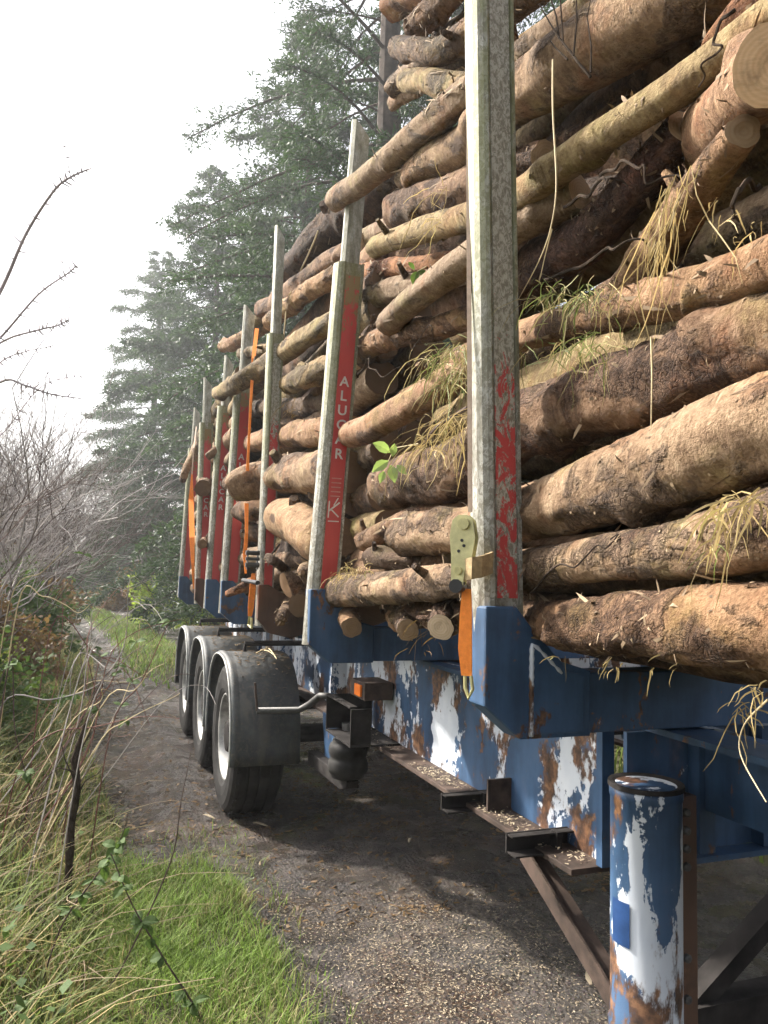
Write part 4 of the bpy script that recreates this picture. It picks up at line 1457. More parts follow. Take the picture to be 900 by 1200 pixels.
# third strap at the rearmost stakes
X3 = 0.80
S3 = thing('ratchet_strap', 'twisted orange strap at the rearmost stake', 'strap', tuple(PX(226, 690, X3)), 'load straps')
part('orange_webbing', MB().slab([PX(225, 555, X3 + 0.03), PX(224, 585, X3 + 0.03), PX(225, 630, X3), PX(226, 660, X3), PX(227, 690, X3 + 0.02)], [0.012, 0.05, 0.05, 0.03, 0.012], sv2, 0.004), M['orange'], S3)
part('upper_webbing', MB().slab([PX(230, 500, 0.95), PX(227, 525, X3 + 0.05), PX(225, 556, X3 + 0.03)], [0.012, 0.012, 0.012], sv2, 0.004), M['pale_web'], S3)

# pale rope over the load
rp = [PX(373, 270, 1.06), PX(365, 290, 1.04), PX(352, 318, 1.03), PX(343, 338, 1.03), PX(337, 352, 1.01), PX(334, 380, 0.99), PX(330, 420, 0.98)]
tag(part('rope', MB().tube([Vector(c) for c in catmull([tuple(q) for q in rp], 4)], 0.005, 6), M['straw_stem'], None), 'x', 'x')
ro = bpy.data.objects['rope']
ro.parent = None
ro.matrix_parent_inverse = Matrix()
tag(ro, 'thin pale cord hanging over the logs right of the third stake', 'cord')

# ------------------------------------------------------------------ vegetation
def blade(mb, p, h, lean, az, w, seg=3, droop=0.0):
    d = Vector((cos(az), sin(az), 0))
    sd = Vector((-sin(az), cos(az), 0))
    b = len(mb.v)
    for i in range(seg + 1):
        t = i / seg
        c = p + d * (lean * t * t * h) + Vector((0, 0, h * (t - droop * t * t * t)))
        ww = w * (1 - t) ** 0.7
        if i < seg:
            mb.v.append(tuple(c - sd * ww / 2))
            mb.v.append(tuple(c + sd * ww / 2))
        else:
            mb.v.append(tuple(c))
    for i in range(seg - 1):
        mb.f.append((b + 2 * i, b + 2 * i + 1, b + 2 * i + 3, b + 2 * i + 2))
    e = b + 2 * (seg - 1)
    mb.f.append((e, e + 1, e + 2))


R = random.Random(21)
mb = MB()
cnt = 0
while cnt < 21000:
    x, y = R.uniform(0.02, 0.98), R.uniform(1.6, 5.2)
    if R.random() > zone(x, y) * (0.35 + 0.65 * sm(noise.noise(Vector((x * 2.3, y * 2.3, 5))) * 1.8 + 0.6)):
        if R.random() < 0.97:
            continue
    h = R.uniform(0.03, 0.10) * (1 + 0.5 * noise.noise(Vector((x * 3, y * 3, 0))))
    blade(mb, Vector((x, y, gh(x, y) - 0.004)), h, R.uniform(0.2, 1.3), R.uniform(0, 2 * pi), R.uniform(0.003, 0.0075), 2, R.uniform(0, 0.3))
    cnt += 1
o = mb.obj('short_grass', M['lawn'], fix=False)
tag(o, 'short bright green grass strip beside the wheel track', 'grass', kind='stuff')

mb = MB()
cnt = 0
while cnt < 13000:
    y = R.uniform(10, 45)
    x = xc(y) + 0.1 + R.uniform(-1.0, 1.0)
    if R.random() > zone(x, y):
        continue
    blade(mb, Vector((x, y, gh(x, y) - 0.01)), R.uniform(0.05, 0.16), R.uniform(0.2, 1.2), R.uniform(0, 2 * pi), R.uniform(0.012, 0.03), 2)
    cnt += 1
o = mb.obj('ridge_grass', M['lawn'], fix=False)
tag(o, 'green grass ridge along the middle of the far track', 'grass', kind='stuff')

mb = MB()
cnt = 0
while cnt < 30000:
    y = 1.2 + 15 * R.random() ** 1.7
    e = verge_edge(y)
    x = e + 0.10 - 1.7 * R.random() ** 1.2
    if x < -0.16 * y - 0.9:
        continue
    cl = noise.noise(Vector((x * 2.1, y * 2.1, 9)))
    if R.random() > 0.55 + 0.8 * cl:
        continue
    inn = sm((e + 0.05 - x) / 0.35)
    h = (0.12 + 0.34 * inn) * R.uniform(0.4, 1.2) * (1 + 0.5 * cl)
    blade(mb, Vector((x, y, gh(x, y) - 0.01)), h, R.uniform(0.15, 1.3), R.uniform(0, 2 * pi), R.uniform(0.004, 0.011) * (1 + y * 0.03), 3, R.uniform(0.1, 0.75))
    cnt += 1
o = mb.obj('verge_grass', M['verge'], fix=False)
tag(o, 'tall tangled dry and green grass on the left bank', 'grass', kind='stuff')

# right-hand verge grass beyond the trailer
mb = MB()
for _ in range(9000):
    y = R.uniform(0.5, 40)
    x = 3.7 + xc(y) - 1.0 + R.uniform(0, 2.6)
    blade(mb, Vector((x, y, gh(x, y) - 0.01)), R.uniform(0.15, 0.5), R.uniform(0.2, 1.2), R.uniform(0, 2 * pi), R.uniform(0.012, 0.03), 2)
o = mb.obj('far_verge_grass', M['verge'], fix=False)
tag(o, 'rough grass on the right bank beyond the trailer', 'grass', kind='stuff')

# wood chips on the track and along the chassis ledge
mb = MB()


def chip(p, s, R):
    a = R.uniform(0, 2 * pi)
    d = Vector((cos(a), sin(a), R.uniform(-0.3, 0.3))) * s
    e = Vector((-sin(a), cos(a), R.uniform(-0.5, 0.5))) * s * R.uniform(0.15, 0.45)
    b = len(mb.v)
    for q in (p - d - e, p + d - e * 0.6, p + d * 0.9 + e, p - d * 0.8 + e):
        mb.v.append(tuple(q))
    mb.f.append((b, b + 1, b + 2, b + 3))


cnt = 0
while cnt < 19000:
    y = R.uniform(1.0, 5.0)
    x = R.uniform(0.78, 2.5)
    k = sm((x - 0.75) / 0.2) * sm((4.7 - y) / 1.6) * (0.25 + 0.9 * sm(noise.noise(Vector((x * 1.5, y * 1.1, 2))) + 0.5)) * (0.35 + 0.65 * sm((2.3 - x) / 0.8))
    if R.random() > k:
        continue
    chip(Vector((x, y, gh(x, y) + 0.004)), R.uniform(0.0015, 0.0060), R)
    cnt += 1
o = mb.obj('wood_chips', M['chip'], fix=False)
tag(o, 'pale sawdust and wood chips scattered over the dark track', 'wood chips', kind='stuff')
mb = MB()
for _ in range(2600):
    y = R.uniform(2.06, 4.4)
    x = R.uniform(1.382, 1.485)
    if R.random() < 0.35 + noise.noise(Vector((x * 5, y * 3, 4))):
        chip(Vector((x, y, 0.786 + abs(R.gauss(0, 0.006)))), R.uniform(0.003, 0.008), R)
o = mb.obj('ledge_chips', M['chip'], fix=False)
tag(o, 'sawdust heaped on the ledge of the blue chassis', 'wood chips', kind='stuff')

# bark flakes lying about, a few big enough to count
FL = [(690, 1146, 0.045, 'large yellow splinter of wood on the track by the landing leg'), (245, 957, 0.05, 'orange wood splinter by the front tyre'), (305, 966, 0.05, 'bent twig of bark near the front tyre'),
      (480, 985, 0.03, 'small straw-coloured splinter on the track under the trailer')]
for (px, py, s, lab) in FL:
    p = PZ(px, py, 0.012)
    a = R.uniform(0, pi)
    d = Vector((cos(a), sin(a), 0.1)) * s
    e = Vector((-sin(a), cos(a), 0.05)) * s * 0.28
    mb = MB()
    mb.slab([p - d, p - d * 0.3 + e * 0.4 + Vector((0, 0, 0.006)), p + d * 0.4 + Vector((0, 0, 0.008)), p + d], [s * 0.2, s * 0.5, s * 0.45, s * 0.1], e.normalized(), 0.005)
    tag(mb.obj('wood_splinter', M['chip']), lab, 'splinter', 'splinters on the track')

# straw and grass caught in the load


def tuft(name, label, roots, n, length, mat, seed, wid=0.0024, spread=0.7, up0=0.2, cat='grass tuft', bias=(-0.25, 0, 0)):
    Rr = random.Random(seed)
    mb = MB()
    for _ in range(int(n * 0.62)):
        (px, py, X, rad) = Rr.choice(roots)
        p = PX(px + Rr.gauss(0, rad), py + Rr.gauss(0, rad * 0.6), X - 0.01 + Rr.uniform(-0.02, 0.02))
        az = Rr.uniform(0, 2 * pi)
        d = Vector((cos(az) * spread, sin(az) * spread, Rr.uniform(-0.2, up0))) + Vector(bias)
        L = length * Rr.choice((0.25, 0.35, 0.5, 0.7, 1.15)) * Rr.uniform(0.7, 1.2)
        pts = [p]
        v = d.normalized()
        seg = 5
        for i in range(seg):
            v = (v + Vector((0, 0, -0.42 * Rr.uniform(0.1, 1.6))) + Vector((Rr.gauss(0, .25), Rr.gauss(0, .25), Rr.gauss(0, .18)))).normalized()
            q = pts[-1] + v * (L / seg)
            if q.x > X + 0.01:
                q.x = X + 0.01
            pts.append(q)
        sd = (v.cross((CAMP - p)).normalized() + Vector((Rr.gauss(0, .4), Rr.gauss(0, .4), Rr.gauss(0, .4)))).normalized()
        w = wid * Rr.uniform(0.5, 1.4)
        mb.ribbon(pts, [w * 0.8, w, w, w * 0.9, w * 0.7, w * 0.2], sd)
    o = mb.obj(name, M[mat], fix=False)
    return tag(o, label, cat, 'grass caught in the load', 'stuff')


tuft('straw_clump', 'long straw hanging over the steep log at upper right', [(805, 200, 0.98, 8), (792, 222, 0.98, 10), (780, 245, 1.0, 10), (772, 280, 1.0, 8)], 85, 0.22, 'tuft', 1, wid=0.0022, spread=0.22, bias=(-0.05, 0.4, -0.7))
tuft('grass_clump', 'green and yellow grass clump right of the front stake above the slim brown log', [(640, 345, 0.98, 14), (670, 350, 0.98, 16), (700, 345, 0.98, 14)], 190, 0.13, 'tuft_green', 2)
tuft('grass_clump', 'grass hanging below the slim brown log right of the front stake', [(640, 410, 0.99, 20), (680, 405, 0.98, 18), (700, 400, 0.98, 12)], 150, 0.15, 'tuft_green', 3)
tuft('grass_clump', 'thick mat of green grass and straw hanging left of the front stake', [(515, 420, 1.0, 14), (535, 410, 0.99, 12), (530, 440, 0.99, 14)], 300, 0.20, 'tuft_green', 4, up0=0.1)
tuft('straw_clump', 'dry straw hanging down over the broad brown log behind the front stake', [(525, 500, 0.97, 16), (540, 490, 0.97, 14), (505, 520, 0.98, 12)], 230, 0.20, 'tuft', 5, up0=0.1)
tuft('straw_clump', 'straw fringe on the grassy left end of the pale tan log', [(405, 672, 0.97, 8), (420, 668, 0.97, 8), (395, 680, 0.96, 6)], 240, 0.07, 'tuft', 6, up0=0.5, spread=0.9)
tuft('straw_clump', 'thin straws hanging over the yellow-barked log', [(508, 225, 0.99, 6), (518, 220, 0.98, 6), (515, 260, 0.97, 6)], 26, 0.24, 'tuft', 7, spread=0.2)
tuft('straw_clump', 'straw caught on the log at the right edge below the golden-brown log', [(850, 590, 0.95, 14), (880, 582, 0.95, 12), (838, 605, 0.95, 8)], 70, 0.15, 'tuft', 8, wid=0.003)
tuft('grass_clump', 'few green blades on the log above the lowest log at right', [(838, 640, 0.95, 5)], 14, 0.06, 'tuft_green', 9)
tuft('straw_clump', 'wisps of dry grass under the lowest log at the right edge', [(885, 800, 1.0, 10), (870, 830, 1.1, 10)], 40, 0.12, 'tuft', 10)
tuft('straw_clump', 'straw wisps hanging under the lowest log beside the front foot', [(655, 770, 0.99, 8), (720, 778, 1.0, 8), (780, 782, 1.0, 10)], 26, 0.05, 'tuft', 12)
tuft('root_tangle', 'dead roots and twigs hanging in the dark gap beside the orange strap', [(495, 735, 1.05, 14), (505, 750, 1.05, 10)], 34, 0.12, 'bracken', 13, cat='twigs')
tuft('root_tangle', 'tangle of dead twigs between second and third stakes', [(335, 470, 0.99, 8), (345, 480, 0.99, 8)], 70, 0.14, 'bracken', 14, cat='twigs')
tuft('straw_clump', 'wisps of straw in the shade below the steep log', [(840, 245, 1.02, 14), (870, 270, 1.02, 14)], 26, 0.12, 'tuft', 15)


def stem_thing(name, label, pts, r, mat, cat, group=None, plane='p'):
    P = catmull([tuple(q) for q in pts], 5)
    n = len(P)
    mb = MB().tube([Vector(q) for q in P], [r * (1 - 0.6 * i / n) for i in range(n)], 6)
    o = mb.obj(name, M[mat])
    return tag(o, label, cat, group)


stem_thing('dry_stem', 'single long dry stem hanging down right of the front stake', [PX(648, 70, 0.97), PX(648, 130, 0.96), PX(652, 215, 0.95), PX(646, 265, 0.95), PX(632, 305, 0.96), PX(608, 350, 0.97)], 0.0026, 'straw_stem', 'stem')
stem_thing('dry_stem', 'short forked dry stem beside the single long hanging one', [PX(647, 268, 0.952), PX(640, 295, 0.955), PX(632, 330, 0.965)], 0.002, 'straw_stem', 'stem')
stem_thing('dry_stem', 'straight brown stalk hanging down over the broad brown log', [PX(763, 395, 0.985), PX(764, 440, 0.98), PX(763, 500, 0.98)], 0.0022, 'straw_stem', 'stem')
stem_thing('dry_stem', 'long bent straw hanging in the dark right of the landing leg', [PX(900, 820, 1.0), PX(872, 850, 1.05), PX(868, 885, 1.05), PX(898, 940, 1.0)], 0.002, 'straw_stem', 'stem')
stem_thing('twig', 'thin brown twig running down behind the grass left of the front stake', [PX(548, 478, 0.97), PX(515, 498, 0.97), PX(497, 520, 0.98), PX(490, 545, 0.99)], 0.006, 'twig', 'twig')
tw = thing('branched_twig', 'dark branched twig sticking up in front of the thick tan log', 'twig', tuple(PX(692, 88, 1.0)))
part('stem', MB().tube([PX(692, 90, 1.0), PX(678, 74, 0.985), PX(668, 60, 0.98), PX(655, 44, 0.97), PX(645, 28, 0.965), PX(632, 5, 0.96)], [0.004, 0.0036, 0.0032, 0.0028, 0.002, 0.0012], 6), M['stump'], tw)
for pts in ([(692, 85), (693, 55), (688, 20), (692, 0)], [(655, 45), (652, 20), (646, 0)], [(660, 52), (658, 20), (656, -10)], [(665, 70), (650, 55), (645, 48)], [(672, 65), (676, 25), (675, -5)]):
    part('side_shoot', MB().tube([PX(a, b, 0.975) for a, b in pts], [0.0028, 0.0022, 0.0016, 0.001][:len(pts)], 5), M['stump'], tw)

# thin crooked branches wedged in the gaps of the load
for (lab, pts, r, mt) in (
        ('thin crooked branch hanging in the shade below the thick tan log', [(700, 205, 1.05), (735, 190, 1.0), (760, 215, 0.99), (800, 205, 1.02)], 0.007, 'stump'),
        ('splintered grey branch sticking out above the slim brown log', [(665, 240, 1.05), (690, 225, 1.0), (712, 210, 0.99), (735, 212, 1.02)], 0.008, 'stump'),
        ('brown root curling out beside the steep log', [(890, 215, 1.08), (868, 225, 1.02), (858, 245, 1.0), (866, 262, 1.02)], 0.010, 'stump'),
        ('mossy bent twig along the yellow-barked log near the top', [(860, 10, 0.99), (842, 35, 0.98), (835, 70, 0.98), (818, 105, 0.99)], 0.006, 'stump'),
        ('thin dark stick in the gap beside the lettered stake', [(418, 440, 1.04), (430, 425, 1.0), (445, 440, 0.99), (470, 430, 1.04)], 0.006, 'stump'),
        ('forked stick across the dark gap above the pinkish log', [(478, 428, 1.0), (487, 405, 0.98), (505, 380, 0.98), (508, 395, 1.0)], 0.005, 'stump'),
        ('thin stick lying in the gap under the golden-brown log', [(620, 690, 1.0), (655, 660, 0.98), (700, 640, 0.97), (725, 632, 0.99)], 0.005, 'stump'),
        ('crooked grey branch in the hollow right of the front stake', [(640, 330, 1.06), (680, 310, 1.02), (725, 285, 1.0), (760, 290, 1.04)], 0.008, 'stump')):
    Rb = random.Random(lab)
    rough_ = catmull([tuple(PX(a, b, c)) for a, b, c in pts], 3)
    rough_ = [Vector(q) + Vector((Rb.gauss(0, .004), Rb.gauss(0, .008), Rb.gauss(0, .008))) for q in rough_]
    stem_thing('dead_branch', lab, rough_, r * 0.6, mt, 'branch', 'brush caught in the load')

# leafy sprig
sp = thing('leafy_sprig', 'fresh pale green leafy sprig hanging out of the front bay', 'sprig', tuple(PX(460, 545, 0.97)))
part('stem', MB().tube([PX(490, 520, 1.0), PX(462, 525, 0.97), PX(452, 548, 0.96)], 0.002, 5), M['straw_stem'], sp)


def leaf_mesh(c, d, nrm, L, W):
    mb = MB()
    sd = d.cross(nrm).normalized()
    pts = [c + d * L * t + nrm * (0.12 * L * sin(t * pi)) for t in (0, .25, .5, .75, 1)]
    wd = [0.1 * W, 0.8 * W, W, 0.65 * W, 0.02 * W]
    b = 0
    for p, w in zip(pts, wd):
        mb.v += [tuple(p - sd * w / 2), tuple(p - nrm * 0.06 * L), tuple(p + sd * w / 2)]
    for i in range(4):
        mb.f += [(3 * i, 3 * i + 1, 3 * i + 4, 3 * i + 3), (3 * i + 1, 3 * i + 2, 3 * i + 5, 3 * i + 4)]
    return mb


for (px, py, dx, dy, L) in ((458, 530, -0.8, 0.4, 0.075), (455, 540, -0.7, -0.5, 0.075), (460, 535, 0.1, 0.6, 0.05), (458, 545, 0.2, -0.9, 0.07), (465, 545, 0.6, -0.6, 0.05), (450, 552, -0.3, -0.9, 0.05)):
    d = (right * dx + up * dy - fwd * 0.25).normalized()
    part('leaf', leaf_mesh(PX(px, py, 0.955), d, (-fwd + up * 0.3).normalized(), L, L * 0.55), M['fresh_leaf'], sp)
sp2 = thing('leafy_sprig', 'small dark green leaf pair in front of the reddish frayed log', 'sprig', tuple(PX(487, 325, 1.0)))
part('stem', MB().tube([PX(500, 312, 1.02), PX(489, 318, 1.0)], 0.002, 5), M['straw_stem'], sp2)
for (px, py, dx, dy, L) in ((488, 318, -0.2, -0.9, 0.06), (489, 317, 0.7, -0.5, 0.05), (486, 316, -0.5, 0.5, 0.035)):
    d = (right * dx + up * dy - fwd * 0.25).normalized()
    part('leaf', leaf_mesh(PX(px, py, 1.0), d, (-fwd + up * 0.3).normalized(), L, L * 0.55), M['ivy'], sp2)
# twigs lying on the first mudguard
for (a, b, lab) in (((312, 758), (324, 772), 'bent twig lying on the front mudguard'), ((300, 766), (318, 760), 'short brown twig on top of the front mudguard'), ((306, 762), (322, 768), 'pale stick crossing the bent twig on the front mudguard')):
    pa, pb = PZ(*a, 1.10), PZ(*b, 1.10)
    stem_thing('twig', lab, [pa, (pa + pb) / 2 + Vector((0, 0, 0.012)), pb], 0.006, 'straw_stem', 'twig', 'twigs on the mudguard')

# ---- trees


def conifer(seed, H, Rad, rt, zc, nb, mat, dens=1.0, start=0.15, prof=0.72, fs=1.0, wf=1.0, nf=1.0):
    Rr = random.Random(seed)
    tr = MB()
    tp = []
    for i in range(13):
        t = i / 12
        tp.append(Vector((0.18 * sin(t * 3 + seed) * t, 0.18 * cos(t * 2.3 + seed) * t, H * t - 0.3)))
    tr.tube(tp, [rt * (1 - 0.93 * (i / 12)) + (0.12 * rt if i == 0 else 0) for i in range(13)], 10)
    fo = MB()
    for j in range(nb):
        t = (j + Rr.random()) / nb
        z = zc + (H - zc) * t
        az = j * 2.399 + Rr.uniform(-0.4, 0.4)
        L = Rad * ((1 - t) ** prof + 0.05) * Rr.choice((0.5, 0.75, 0.9, 1.0, 1.0, 1.15)) * Rr.uniform(0.85, 1.1)
        L = max(L, 0.3)
        d = Vector((cos(az), sin(az), 0))
        sd = Vector((-sin(az), cos(az), 0))
        rise = Rr.uniform(0.05, 0.55) - 0.30 * (1 - t)
        bp = []
        bend = Rr.uniform(-0.2, 0.2)
        for i in range(6):
            s = i / 5
            bp.append(Vector((0, 0, z)) + d * L * s + sd * bend * L * s * s + Vector((0, 0, L * (rise * s - 0.34 * s * s))))
        tr.tube(bp, [max(0.008, 0.028 * L / 2.5 * (1 - 0.85 * i / 5) + 0.006) for i in range(6)], 4, False)
        nt = int((6 + L * 8.5) * dens)
        for q in range(nt):
            s = start + (1 - start) * ((q + Rr.random()) / nt) ** 0.8
            f = min(4.999, s * 5)
            i = int(f)
            c = bp[i].lerp(bp[i + 1], f - i)
            sg = 1 if q % 2 else -1
            tl = (0.22 + 0.5 * (1 - s) ** 0.6 * min(1.5, L / 2)) * Rr.uniform(0.6, 1.3)
            tdir = (d * Rr.uniform(0.25, 0.9) + sd * sg * Rr.uniform(0.3, 1.0) + Vector((0, 0, Rr.uniform(-0.6, 0.4)))).normalized()
            tr.tube([c, c + tdir * tl * 0.9], [0.006, 0.003], 3, False)
            nn = int((5 + tl * 17) * nf)
            for e in range(nn):
                u = (e + 0.5) / nn
                pc = c + tdir * tl * u + Vector((Rr.gauss(0, .035), Rr.gauss(0, .035), -0.22 * tl * u * u + Rr.gauss(0, .035)))
                ld = (tdir * 0.8 + Vector((Rr.gauss(0, .6), Rr.gauss(0, .6), Rr.gauss(-0.15, .5)))).normalized()
                wv_ = ld.cross(Vector((Rr.gauss(0, 1), Rr.gauss(0, 1), Rr.gauss(0.6, 1)))).normalized()
                ll = Rr.uniform(0.08, 0.17) * fs
                ww = Rr.uniform(0.018, 0.040) * fs * wf
                b = len(fo.v)
                fo.v += [tuple(pc), tuple(pc + ld * ll * 0.5 + wv_ * ww), tuple(pc + ld * ll), tuple(pc + ld * ll * 0.5 - wv_ * ww)]
                fo.f.append((b, b + 1, b + 2, b + 3))
    return tr.mesh('trunk', M['trunk']), fo.mesh('crown', mat)


TREES = {
    'a': conifer(3, 21, 4.3, 0.42, 2.5, 125, M['conifer'], 1.15, 0.40, 0.40, 0.9, 0.5, 2.0),
    'b': conifer(8, 16.5, 4.6, 0.28, 0.6, 125, M['conifer2'], 2.0, 0.25, 0.72, 1.2, 0.6, 1.35),
    'c': conifer(15, 17, 5.4, 0.28, 2.2, 125, M['conifer'], 1.9, 0.25, 0.70, 1.3, 0.65, 1.25),
}


def plant_tree(kind, x, y, rz, s, label, name='conifer_tree'):
    t = thing(name, label, 'tree', (x, y, gh(x, y)), 'conifers along the track')
    for nm, me in zip(('trunk', 'crown'), TREES[kind]):
        o = bpy.data.objects.new(nm, me)
        COL.objects.link(o)
        o.parent = t
    t.rotation_euler = (0, 0, rz)
    t.scale = (s, s, s)
    return t


plant_tree('a', 4.75, 13.2, 0.4, 1.0, 'open-crowned conifer with bare trunk showing just behind the stakes')
plant_tree('b', 4.6, 19.7, 2.2, 1.0, 'dense dark conifer left of the open-crowned one')
plant_tree('c', 3.4, 27.6, 1.1, 0.95, 'broad green conifer whose low boughs reach over the far track')
plant_tree('b', 2.0, 37.0, 4.0, 1.0, 'misty conifer furthest down the track')
plant_tree('c', 7.8, 17.0, 3.3, 1.05, 'dark conifer mostly hidden behind the top logs')
plant_tree('a', 7.4, 9.0, 5.0, 0.95, 'conifer of the wood close behind the log load, added to block the sky')  # hidden tree, added to keep sky light off the right side
plant_tree('b', 7.0, 31.0, 0.3, 1.15, 'tall conifer rising behind the broad green one')

# ---- leafless shrubs of the left hedge


def bare_shrub(seed, H, spread, nst, mat, r0_=0.012, depth_=4):
    Rr = random.Random(seed)
    mb = MB()

    def grow(p, d, L, r, lev):
        seg = 3
        pts = [p]
        for i in range(seg):
            d = (d + Vector((Rr.gauss(0, .16), Rr.gauss(0, .16), Rr.gauss(0.04, .12)))).normalized()
            pts.append(pts[-1] + d * L / seg)
        mb.tube(pts, [r, r * .85, r * .7, r * .5], 3 if lev else 5, False)
        if lev >= depth_:
            return
        k = Rr.choice((2, 3, 3, 4)) if lev else 5
        for i in range(k):
            q = pts[1 + Rr.randrange(3)]
            nd = (d + Vector((Rr.gauss(0, .6), Rr.gauss(0, .6), Rr.gauss(0.1, .4)))).normalized()
            grow(q, nd, L * Rr.uniform(0.45, 0.8), max(0.0018, r * 0.58), lev + 1)
    for i in range(nst):
        a = Rr.uniform(0, 2 * pi)
        d = Vector((cos(a) * spread, sin(a) * spread, 1)).normalized()
        grow(Vector((cos(a) * 0.15, sin(a) * 0.15, -0.05)), d, H * Rr.uniform(0.4, 0.6), r0_ * Rr.uniform(0.7, 1.2), 0)
    return mb.mesh('branches', mat)


SH = [bare_shrub(31, 3.0, 0.5, 10, M['twig_grey'], 0.014), bare_shrub(32, 3.5, 0.5, 10, M['twig_grey'], 0.014), bare_shrub(33, 2.3, 0.7, 11, M['twig'])]
hedge = [(-1.25, 6.2, 2, 0.9, 'brown leafless shrub at the left edge nearest the camera'), (-1.35, 8.4, 0, 1.05, 'grey leafless shrub second along the left hedge'), (-1.45, 10.2, 1, 1.0, 'tall grey leafless shrub third along the left hedge'),
         (-1.3, 12.2, 2, 1.3, 'brown leafless shrub fourth along the left hedge'), (-1.5, 14.5, 0, 1.25, 'grey leafless shrub fifth along the left hedge'), (-1.7, 17.0, 1, 1.1, 'tall grey leafless shrub sixth along the left hedge'),
         (-1.7, 20.5, 2, 1.7, 'brown leafless shrub near the bend of the track'), (-2.4, 25.0, 0, 1.4, 'grey leafless shrub beyond the bend of the track'), (-3.6, 32.0, 1, 1.5, 'farthest leafless shrub at the end of the left hedge')]
for i, (x, y, k, s, lab) in enumerate(hedge):
    t = thing('bare_shrub', lab, 'shrub', (x, y, gh(x, y)), 'leafless hedge shrubs')
    o = bpy.data.objects.new('branches', SH[k])
    COL.objects.link(o)
    o.parent = t
    t.rotation_euler = (0, 0, i * 1.7)
    t.scale = (s * 1.05, s * 1.05, s * 1.25)

# ---- leafy bushes and bracken


def leaf_bush(seed, rx, rz, n, ll, mat):
    Rr = random.Random(seed)
    mb = MB()
    for _ in range(n):
        a, ct = Rr.uniform(0, 2 * pi), Rr.uniform(-0.2, 1)
        st_ = sqrt(max(0, 1 - ct * ct))
        k = Rr.uniform(0.45, 1.0) ** 0.5
        v = Vector((st_ * cos(a), st_ * sin(a), ct))
        nn = 0.75 + 0.5 * noise.noise(v * 2.2 + Vector((seed, 0, 0))) + 0.3 * noise.noise(v * 5 + Vector((seed, 3, 0)))
        p = Vector((v.x * rx * k * nn, v.y * rx * k * nn, max(0.0, v.z * rz * k * nn + 0.1)))
        d = (v + Vector((Rr.gauss(0, .8), Rr.gauss(0, .8), Rr.gauss(-0.2, .6)))).normalized()
        w = d.cross(Vector((Rr.gauss(0, 1), Rr.gauss(0, 1), Rr.gauss(0, 1)))).normalized()
        L = ll * Rr.uniform(0.6, 1.3)
        b = len(mb.v)
        mb.v += [tuple(p), tuple(p + d * L * .5 + w * L * .3), tuple(p + d * L), tuple(p + d * L * .5 - w * L * .3)]
        mb.f.append((b, b + 1, b + 2, b + 3))
    st = MB()
    for i in range(7):
        a = Rr.uniform(0, 2 * pi)
        e = Vector((cos(a) * rx * .6, sin(a) * rx * .6, rz * .75))
        st.tube([(0, 0, -0.05), tuple(e * 0.5 + Vector((0, 0, .1))), tuple(e)], [0.02, 0.013, 0.006], 4, False)
    return st.mesh('stems', M['twig']), mb.mesh('foliage', mat)


BU = {'g': leaf_bush(41, 1.3, 1.6, 5200, 0.10, M['bush']), 'd': leaf_bush(42, 1.4, 1.7, 5200, 0.10, M['ivy']), 'b': leaf_bush(43, 1.2, 1.2, 9000, 0.075, M['bracken'])}


def bush(k, x, y, s, rz, label, name='bush'):
    t = thing(name, label, 'bush', (x, y, gh(x, y)), 'bushes along the track')
    for nm, me in zip(('stems', 'foliage'), BU[k]):
        o = bpy.data.objects.new(nm, me)
        COL.objects.link(o)
        o.parent = t
    t.rotation_euler = (0, 0, rz)
    t.scale = (s, s, s * 1.0)


bush('g', 2.0, 25, 1.15, 0, 'bright green bush at the end of the track')
bush('g', 3.1, 22, 0.9, 2, 'yellow-green bush in front of the bright green one, right of the track')
bush('b', 3.3, 17.5, 0.9, 1, 'brown dead bracken on the right verge behind the trailer', 'bracken_clump')
bush('g', -1.25, 7.8, 0.5, 1.3, 'bright green bramble growth in front of the grey hedge', 'bramble_mound')
bush('g', 3.6, 14.0, 0.6, 3, 'low green bush beside the rear of the trailer')
bush('b', 1.2, 33.0, 1.3, 4, 'brown bracken where the track bends away', 'bracken_clump')
bush('d', -0.6, 38.0, 1.7, 5, 'dark leafy bush closing the far end of the track')
bush('b', -2.4, 30.0, 1.4, 1.5, 'brown bracken bank left of the far track', 'bracken_clump')
bush('d', -1.3, 12.0, 0.85, 2.5, 'dark green bramble mound at the foot of the left hedge', 'bramble_mound')
bush('d', -1.05, 6.6, 0.6, 4.5, 'nearest dark green bramble mound on the left bank', 'bramble_mound')
bush('b', -1.3, 9.2, 0.8, 0.5, 'dead bracken among the left hedge stems', 'bracken_clump')
bush('b', -1.6, 16.5, 1.1, 0.9, 'brown thicket behind the bramble mound on the left bank', 'bracken_clump')
bush('d', -1.9, 21.0, 1.0, 5.5, 'large bramble mound further down the left bank', 'bramble_mound')
bush('d', 5.2, 6.0, 1.2, 1.2, 'dark bush added on the right bank to block light under the trailer', 'bush')  # added bush, shuts out light from beyond the trailer's underside

# ---- thorny branches against the sky, from a shrub standing left of the frame
TH = thing('thorn_bush', 'bare thorny branches reaching in from the left against the white sky', 'shrub', (-1.15, 2.3, gh(-1.15, 2.3)))


